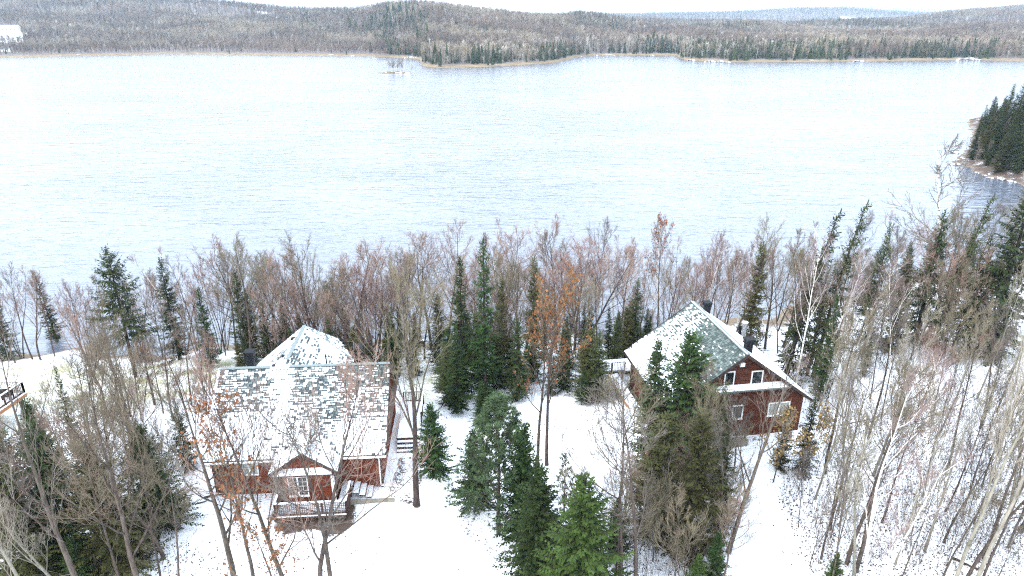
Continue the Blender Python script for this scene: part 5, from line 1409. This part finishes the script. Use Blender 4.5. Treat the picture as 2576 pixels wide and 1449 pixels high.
# ------------------------------------------------------------------ headland wood
def stand_head(seed, n, kinds, hr, dr, label, cat, name, group, xr=(112, 158)):
    rg = random.Random(seed); got = []; t = 0
    while len(got) < n and t < n * 80:
        t += 1
        x, y = rg.uniform(*xr), rg.uniform(146, 262)
        d = float(head_inside(np.array([x]), np.array([y]))[0])
        if not dr[0] < d < dr[1] or any((x - a) ** 2 + (y - b) ** 2 < 3.4 for a, b in got): continue
        got.append((x, y)); z = float(head_z_arr(np.array([x]), np.array([y]))[0])
        put(rg.choice(kinds), name, label, cat, x, y, rg.uniform(*hr) * min(1, .48 + d / 18), z=z - .1, lean=(rg.gauss(0, .04), 0), group=group, wid=rg.uniform(.9, 1.2))
stand_head(31, 150, ['spruce0', 'spruce1', 'fir0', 'cedar0'], (10, 17), (1.8, 45), 'dark evergreen on the headland at the right edge', 'evergreen', 'evergreen_tree', 'evergreens on the headland')
stand_head(32, 34, ['clump0', 'clump1', 'birch1', 'slim1'], (6, 11), (1.0, 40), 'bare tree among the evergreens on the headland', 'bare tree', 'bare_tree', 'bare trees on the headland')
for i in range(46):
    rg = random.Random(500 + i); t = rg.random()
    x, y = 112 + rg.uniform(0, 16), rg.uniform(146, 192)
    if abs(float(head_inside(np.array([x]), np.array([y]))[0])) > 2.2: continue
    o = inst('shore_stone', stones[i % 4]); s_ = rg.uniform(.3, 1.0); o.scale = (s_ * 1.3, s_, s_ * .9); o.location = (x, y, LAKE + .1); o.rotation_euler = (0, 0, rg.random() * 6)
    tag(o, 'snow dusted grey boulder at the waterline of the headland', 'boulder', 'boulders along the headland')

# ------------------------------------------------------------------ brush and leaf litter: uncountable
rg = random.Random(77); br_ = MB()
def brush(n, uvr, hr):
    k = 0
    while k < n:
        p = at_z(rg.uniform(*uvr[0]), rg.uniform(*uvr[1]), -.8); k += 1
        if p.y > shore(p.x) - .3 or in_house(p.x, p.y) or is_open(p.x, p.y): continue
        z = zg(p.x, p.y); h = rg.uniform(*hr); a, b = rg.gauss(0, .22) * h, rg.gauss(0, .22) * h
        w_ = rg.uniform(.006, .014); m_ = (p.x + a * .4, p.y + b * .4, z + h * .5)
        br_.tube([(p.x, p.y, z - .05), m_, (p.x + a, p.y + b, z + h)], [w_, w_ * .8, w_ * .4], 3)
        for _ in range(3):
            t = rg.uniform(.3, .9); q = (p.x + a * t, p.y + b * t, z + h * t); l = h * rg.uniform(.15, .35)
            br_.tube([q, (q[0] + rg.gauss(0, .5) * l, q[1] + rg.gauss(0, .5) * l, q[2] + l * .7)], [w_ * .6, w_ * .35], 3)
brush(2600, ((1960, 2620), (880, 1480)), (.5, 2.6))
brush(500, ((1480, 1850), (1180, 1500)), (.8, 3.0))
brush(700, ((-40, 480), (930, 1480)), (.6, 2.8))
brush(500, ((480, 1500), (870, 1030)), (.5, 2.2))
o = br_.build('undergrowth', M['brush'], None, stuff=True)
tag(o, 'thin brown leafless undergrowth stems under the trees', 'undergrowth')
lf = MB()
def leaves_on(n, uvr, keep_open=False):
    for _ in range(n):
        p = at_z(rg.uniform(*uvr[0]), rg.uniform(*uvr[1]), -.6); x, y = p.x, p.y
        if y > shore(x) - .3 or in_house(x, y): continue
        if is_open(x, y) and rg.random() > (.05 if not keep_open else .3): continue
        s_ = rg.uniform(.03, .075); a = rg.random() * 6.28; z = zg(x, y) + .03
        c, s2 = math.cos(a) * s_, math.sin(a) * s_; t1, t2 = rg.gauss(0, .03), rg.gauss(0, .03)
        lf.face([(x + c, y + s2, z + t1), (x - s2 * .7, y + c * .7, z + .01), (x - c, y - s2, z - t1 + .01), (x + s2 * .7, y - c * .7, z + t2)])
leaves_on(9000, ((1960, 2620), (960, 1500)))
leaves_on(2600, ((300, 960), (1080, 1500)), True)
leaves_on(2200, ((1100, 1560), (1040, 1500)))
leaves_on(1500, ((1540, 2000), (1180, 1500)))
leaves_on(1200, ((0, 480), (1000, 1500)))
o = lf.build('leaf_litter', M['litter'], None, stuff=True); tag(o, 'brown fallen leaves scattered over the snow', 'leaf litter')

# ------------------------------------------------------------------ far trees
def far_bare(seed, n=46, pale=False):
    rg = random.Random(seed); m = MB()
    m.tube([(0, 0, -.05), (rg.gauss(0, .02), 0, .5), (rg.gauss(0, .04), 0, .95)], [.012, .009, .003], 3)
    for i in range(n):
        t = rg.uniform(.25, .9); a = rg.random() * 6.28; l = (.34 - .22 * abs(t - .45)) * rg.uniform(.6, 1.1)
        el = rg.uniform(.5, 1.25); d = (math.cos(a) * math.cos(el), math.sin(a) * math.cos(el), math.sin(el))
        k = rg.uniform(0, .5) * .25
        p = (d[0] * k, d[1] * k, t); w_ = rg.uniform(.007, .016); b = rg.random() * 6.28
        m.face([(p[0] + math.cos(b) * w_, p[1] + math.sin(b) * w_, p[2]), (p[0] - math.cos(b) * w_, p[1] - math.sin(b) * w_, p[2]), (p[0] + d[0] * l, p[1] + d[1] * l, min(1.02, p[2] + d[2] * l))])
    return m
def far_con(seed, Rb=.15):
    rg = random.Random(seed); m = MB(); L_ = 9
    m.tube([(0, 0, -.05), (0, 0, .3)], [.012, .01], 3)
    for i in range(L_):
        t = .06 + .9 * i / L_; r = Rb * (1 - t) ** .8 + .012; h = .2 * (1 - t) + .06; k = 9; o0 = rg.random()
        for j in range(k):
            a0, a1, am = 6.283 * (j + o0) / k, 6.283 * (j + .8 + o0) / k, 6.283 * (j + .4 + o0) / k; rr = r * rg.uniform(.65, 1.25)
            m.face([(math.cos(am) * .004, math.sin(am) * .004, t + h), (math.cos(a0) * rr * .75, math.sin(a0) * rr * .75, t + rg.uniform(.0, .03)), (math.cos(am) * rr, math.sin(am) * rr, t - rg.uniform(.0, .03)), (math.cos(a1) * rr * .75, math.sin(a1) * rr * .75, t + rg.uniform(.0, .03))])
    return m
FB = [far_bare(600 + i).mesh('far_bare_tree', [M['far_bare']]) for i in range(4)]
FP = [far_bare(620 + i, 30).mesh('far_birch', [M['far_pale']]) for i in range(2)]
FCN = [far_con(640 + i, (.15, .19, .12)[i]).mesh('far_conifer', [M['far_conifer']]) for i in range(3)]
def fu(x, y): return IW / 2 + FPX * x / (y * ct + (CAMH - LAKE) * st)
def off_shore(x, y):
    v = np.interp(fu(x, y), FU, FS); return y - (CAMH - LAKE) / np.tan(R(PITCH) - np.arctan((IH / 2 - v) / FPX))
G = []    # x, y, scale, variant
rs = np.random.RandomState(5)
def con_prob(u, y, off):
    p = np.full(u.shape, .015)
    p = np.where((u > 1060) & (u < 1110) & (off < 40), .8, p)
    p = np.where((u > 1110) & (u < 1420) & (off > 10) & (off < 60), .28, p)
    p = np.where((u > 1180) & (u < 1255) & (off > 4) & (off < 50), .6, p)
    p = np.where((u > 1365) & (u < 1448) & (off < 70), .62, p)
    p = np.where((u > 1452) & (u < 1610) & (off < 60), .14, p)
    p = np.where((u > 1610) & (u < 1725) & (off < 90), .6, p)
    p = np.where((u > 1722) & (u < 2140) & (off < 110), .6, p)
    p = np.where((u > 2140) & (u < 2400) & (off < 90), .3, p)
    p = np.where((u > 2280) & (u < 2500) & (off < 60), .55, p)
    p = np.where((u > 760) & (u < 990) & (y > 1000) & (y < 1600) & (np.sin(u * .05 + y * .006) > 0), .22, p)
    p = np.where((u > 930) & (u < 1080) & (off > 20) & (off < 420) & (np.sin(u * .07 + y * .01) > .1), .5, p)
    p = np.where((u > 1440) & (u < 1560) & (y > 1050) & (y < 1300), .3, p)
    p = np.where((u > 960) & (u < 1040) & (y > 960) & (y < 1150), .45, p)
    p = np.where((u > 1500) & (u < 2300) & (y > 1200) & (y < 2000) & (np.sin(y * .012 + u * .01) > .35), .34, p)
    p = np.where((u > 2040) & (u < 2200) & (y > 2600) & (y < 3300), .75, p)
    p = np.where((u > 1000) & (u < 1060) & (off < 90), .3, p)
    return p
def band(y0, y1, sp, sc, jit=.45):
    ys_ = np.arange(y0, y1, sp); L_ = []
    for y in ys_:
        xm = y * .84 + 60
        x = np.arange(-xm, xm, sp) + rs.uniform(-jit, jit, int(np.ceil(2 * xm / sp)))[:len(np.arange(-xm, xm, sp))] * sp
        L_.append(np.stack([x, y + rs.uniform(-jit, jit, len(x)) * sp], 1))
    P = np.concatenate(L_); x, y = P[:, 0], P[:, 1]
    off = off_shore(x, y); u = fu(x, y)
    dens = (off > 9 + 5 * np.sin(u * .05)) & ~clearing(x, y)
    x, y, off, u = x[dens], y[dens], off[dens], u[dens]
    pc = con_prob(u, y, off); rr = rs.rand(len(x))
    con = rr < pc
    pale = (~con) & (rs.rand(len(x)) < np.where((off < 160) & (u > 1080) & (u < 2400), .22, .06) * (1 + .8 * np.sin(x * .013) * np.sin(y * .011)))
    var = np.where(con, 6 + rs.randint(0, 3, len(x)), np.where(pale, 4 + rs.randint(0, 2, len(x)), rs.randint(0, 4, len(x))))
    s = sc * rs.uniform(.72, 1.15, len(x)) * np.where(con, rs.uniform(.7, 1.25, len(x)), 1)
    s = s * np.clip(.45 + off / 45, .45, 1) * np.where(u < 950, np.clip(.62 + off / 900, .62, 1), 1)
    G.append(np.stack([x, y, s, var, off], 1))
band(545, 830, 4.6, 14)
band(830, 1350, 6.0, 14)
band(1350, 2700, 9.5, 15)
band(2700, 4900, 24, 22)
band(4900, 8200, 70, 40)
G = np.concatenate(G)
G = np.column_stack([G, far_z(G[:, 0], G[:, 1])])
# the trees that show largest stand as trees of their own
uu = fu(G[:, 0], G[:, 1]); infr = (uu > -10) & (uu < 2590) & (G[:, 4] < 70)
score = np.where(infr, G[:, 2] / G[:, 1], 0)
single = np.zeros(len(G), bool)
for lo, hi, lim in ((6, 9, 190), (4, 6, 110)):
    idx = np.where((G[:, 3] >= lo) & (G[:, 3] < hi))[0]; idx = idx[np.argsort(-score[idx])][:lim]
    single[idx[score[idx] > 0]] = True
ALLM = FB + FP + FCN; rg = random.Random(9)
def far_label(u, con):
    z_ = 'on the wooded point jutting into the lake' if 1055 < u < 1455 else ('on the far right shore' if u >= 1455 else 'on the far left shore')
    return ('dark conifer ' if con else 'pale bare birch ') + z_
SRC = {}
for i in np.where(single)[0]:
    x, y, s, v_, of, z = G[i]; v_ = int(v_)
    o = inst('far_conifer' if v_ >= 6 else 'far_birch', ALLM[v_]); o.location = (x, y, z - .2); o.scale = (s * rg.uniform(.9, 1.2), s * rg.uniform(.9, 1.2), s); o.rotation_euler = (rg.gauss(0, .05), rg.gauss(0, .05), rg.random() * 6.28)
    lb = far_label(uu[i], v_ >= 6); tag(o, lb, 'conifer' if v_ >= 6 else 'birch', lb.replace('conifer', 'conifers').replace('birch', 'birches'))
    SRC.setdefault(v_, o)
# four bare trees at the water's edge show what the mass is made of
for k in range(4):
    idx = np.where((G[:, 3] == k) & infr & ~single)[0]; i = idx[np.argmax(score[idx])]; single[i] = True
    x, y, s, v_, of, z = G[i]; o = inst('far_bare_tree', ALLM[k]); o.location = (x, y, z - .2); o.scale = (s, s, s)
    tag(o, 'grey bare tree at the edge of the far wood, ' + NUM[k] + ' of four', 'bare tree', 'bare trees at the edge of the far wood'); SRC[k] = o
for v_ in range(4, 9):
    if v_ not in SRC:
        i = np.where(G[:, 3] == v_)[0][0]; x, y, s, _, of, z = G[i]; single[i] = True
        o = inst('far_tree', ALLM[v_]); o.location = (x, y, z - .2); o.scale = (s, s, s); tag(o, 'single tree standing in the far wood', 'tree'); SRC[v_] = o
R_ = G[~single]
me = bpy.data.meshes.new('far_wood'); me.vertices.add(len(R_)); me.vertices.foreach_set('co', np.column_stack([R_[:, 0], R_[:, 1], R_[:, 5] - .3]).astype(np.float32).ravel())
def fattr(n_, t_, a_, k_='value'):
    q = me.attributes.new(n_, t_, 'POINT'); q.data.foreach_set(k_, a_)
fattr('variant', 'INT', R_[:, 3].astype(np.int32)); fattr('size', 'FLOAT', R_[:, 2].astype(np.float32))
fattr('turn', 'FLOAT_VECTOR', np.column_stack([rs.normal(0, .05, len(R_)), rs.normal(0, .05, len(R_)), rs.rand(len(R_)) * 6.28]).astype(np.float32).ravel(), 'vector')
wood = bpy.data.objects.new('far_wood', me); COL.objects.link(wood); tag(wood, 'grey brown leafless wood with scattered conifers covering the far hills', 'wood', kind='stuff')
ng = bpy.data.node_groups.new('far_wood_nodes', 'GeometryNodeTree')
ng.interface.new_socket('Geometry', in_out='INPUT', socket_type='NodeSocketGeometry'); ng.interface.new_socket('Geometry', in_out='OUTPUT', socket_type='NodeSocketGeometry')
gi, go = ng.nodes.new('NodeGroupInput'), ng.nodes.new('NodeGroupOutput'); jn = ng.nodes.new('GeometryNodeJoinGeometry')
def named(n_, t_):
    q = ng.nodes.new('GeometryNodeInputNamedAttribute'); q.data_type = t_; q.inputs[0].default_value = n_; return q.outputs['Attribute']
va, sz, tn = named('variant', 'INT'), named('size', 'FLOAT'), named('turn', 'FLOAT_VECTOR')
for k in range(9):
    oi = ng.nodes.new('GeometryNodeObjectInfo'); oi.inputs['Object'].default_value = SRC[k]; oi.inputs['As Instance'].default_value = True
    cmp_ = ng.nodes.new('FunctionNodeCompare'); cmp_.data_type = 'INT'; cmp_.operation = 'EQUAL'
    ci = [s for s in cmp_.inputs if s.type == 'INT']; ng.links.new(va, ci[0]); ci[1].default_value = k
    ip = ng.nodes.new('GeometryNodeInstanceOnPoints')
    ng.links.new(gi.outputs[0], ip.inputs['Points']); ng.links.new(oi.outputs['Geometry'], ip.inputs['Instance']); ng.links.new(cmp_.outputs[0], ip.inputs['Selection'])
    ng.links.new(tn, ip.inputs['Rotation']); ng.links.new(sz, ip.inputs['Scale']); ng.links.new(ip.outputs[0], jn.inputs[0])
ng.links.new(jn.outputs[0], go.inputs[0])
md = wood.modifiers.new('trees', 'NODES'); md.node_group = ng
_s = {o.data.name: len(o.data.polygons) for o in bpy.data.objects if o.type == 'MESH'}
print('unique faces', sum(_s.values()), 'far trees', len(G), 'single', int(single.sum()))

# island trees
for i in range(12):
    x = (-5 + i * .9 + rg.gauss(0, .3)) if i < 11 else (11 + (i - 11) * 1.0)
    o = inst('island_tree', FB[i % 4]); h = rg.uniform(6, 9.5) if i < 11 else 5.5; o.scale = (h * .8, h * .8, h); o.location = (ic.x + x + 1, ic.y + rg.gauss(0, 1), LAKE + .9 if i < 11 else LAKE + .4)
    tag(o, 'bare thin tree on the tiny island, ' + NUM[i] + ' from left', 'bare tree', 'bare trees on the tiny island')
# boulders along the far right shore
for i, (u_, v_, s_) in enumerate(((1742, 152.5, 4), (1790, 156, 5), (1812, 156, 4.5), (1832, 158, 3), (2165, 155, 5), (2440, 151.5, 9), (2455, 152, 6), (1640, 140, 3), (1500, 140, 3), (1030, 146, 5), (1045, 147, 5))):
    i2 = sorted((1742, 1790, 1812, 1832, 2165, 2440, 2455, 1640, 1500, 1030, 1045)).index(u_)
    p = at_z(u_, v_ + .8, LAKE); o = inst('boulder', stones[i % 4]); o.location = (p.x, p.y + 3, LAKE + .3); o.scale = (s_ * .8, s_ * .5, s_ * .38)
    tag(o, 'snow capped boulder at the water on the far shore, ' + NUM[i2] + ' from left', 'boulder', 'boulders on the far shore')
# far buildings
def barn(name, label, x, y, w_, d_, h, rz=0.0, roofm='snow', wallm='white_paint', cat='building'):
    z = float(far_z(np.array([x]), np.array([y]))[0]); o = empty(name, (x, y, z), rz); tag(o, label, cat)
    q = MB(); q.box(-w_ / 2, w_ / 2, -d_ / 2, d_ / 2, -2, h * .6); q.face([(-w_ / 2, -d_ / 2, h * .6), (-w_ / 2, d_ / 2, h * .6), (-w_ / 2, 0, h)]); q.face([(w_ / 2, -d_ / 2, h * .6), (w_ / 2, d_ / 2, h * .6), (w_ / 2, 0, h)]); q.build('wall', M[wallm], o)
    q = MB(); e = .4; q.slab([(-w_ / 2 - e, -d_ / 2 - e, h * .6 - .2), (w_ / 2 + e, -d_ / 2 - e, h * .6 - .2), (w_ / 2 + e, 0, h + .1), (-w_ / 2 - e, 0, h + .1)], .3); q.slab([(w_ / 2 + e, d_ / 2 + e, h * .6 - .2), (-w_ / 2 - e, d_ / 2 + e, h * .6 - .2), (-w_ / 2 - e, 0, h + .11), (w_ / 2 + e, 0, h + .11)], .3); q.build('roof', M[roofm], o)
    for k in range(max(2, int(w_ / 5))):
        q = MB(); xx = -w_ / 2 + (k + .5) * w_ / max(2, int(w_ / 5)); q.box(xx - .6, xx + .6, -d_ / 2 - .08, -d_ / 2 + .02, h * .2, h * .45); q.build('window', M['glass'], o)
def xy_of(u, y): return (u - IW / 2) / FPX * (y * ct + (CAMH - LAKE) * st)
barn('farm_house', 'long white farm building with pale roof on the far left hillside', xy_of(38, 1075), 1075, 22, 12, 9, .1)
for i, (u_, y_, w_) in enumerate(((2128, 3150, 30), (2150, 3250, 20), (2192, 3150, 36), (2222, 3200, 22), (2262, 3300, 40), (2290, 3250, 20))):
    barn('village_house', f'tiny white building of the distant village, {NUM[i]} from the left', xy_of(u_, y_), y_, w_, 14, 12, .2 * (i % 3))

# ------------------------------------------------------------------ air
hb = MB(); hb.box(-9500, 9500, -60, 9600, -60, 420)
hz = hb.build('haze', [])

hm_ = bpy.data.materials.new('haze_air'); hm_.use_nodes = True; hm_.node_tree.nodes.clear()
ho = hm_.node_tree.nodes.new('ShaderNodeOutputMaterial'); pv = hm_.node_tree.nodes.new('ShaderNodeVolumePrincipled')
pv.inputs['Color'].default_value = (0.55, 0.78, 1.0, 1); pv.inputs['Density'].default_value = HAZE; pv.inputs['Anisotropy'].default_value = 0.1
hm_.node_tree.links.new(pv.outputs[0], ho.inputs['Volume']); hz.data.materials.append(hm_)
tag(hz, 'pale bluish air over the lake and hills', 'haze', kind='stuff')
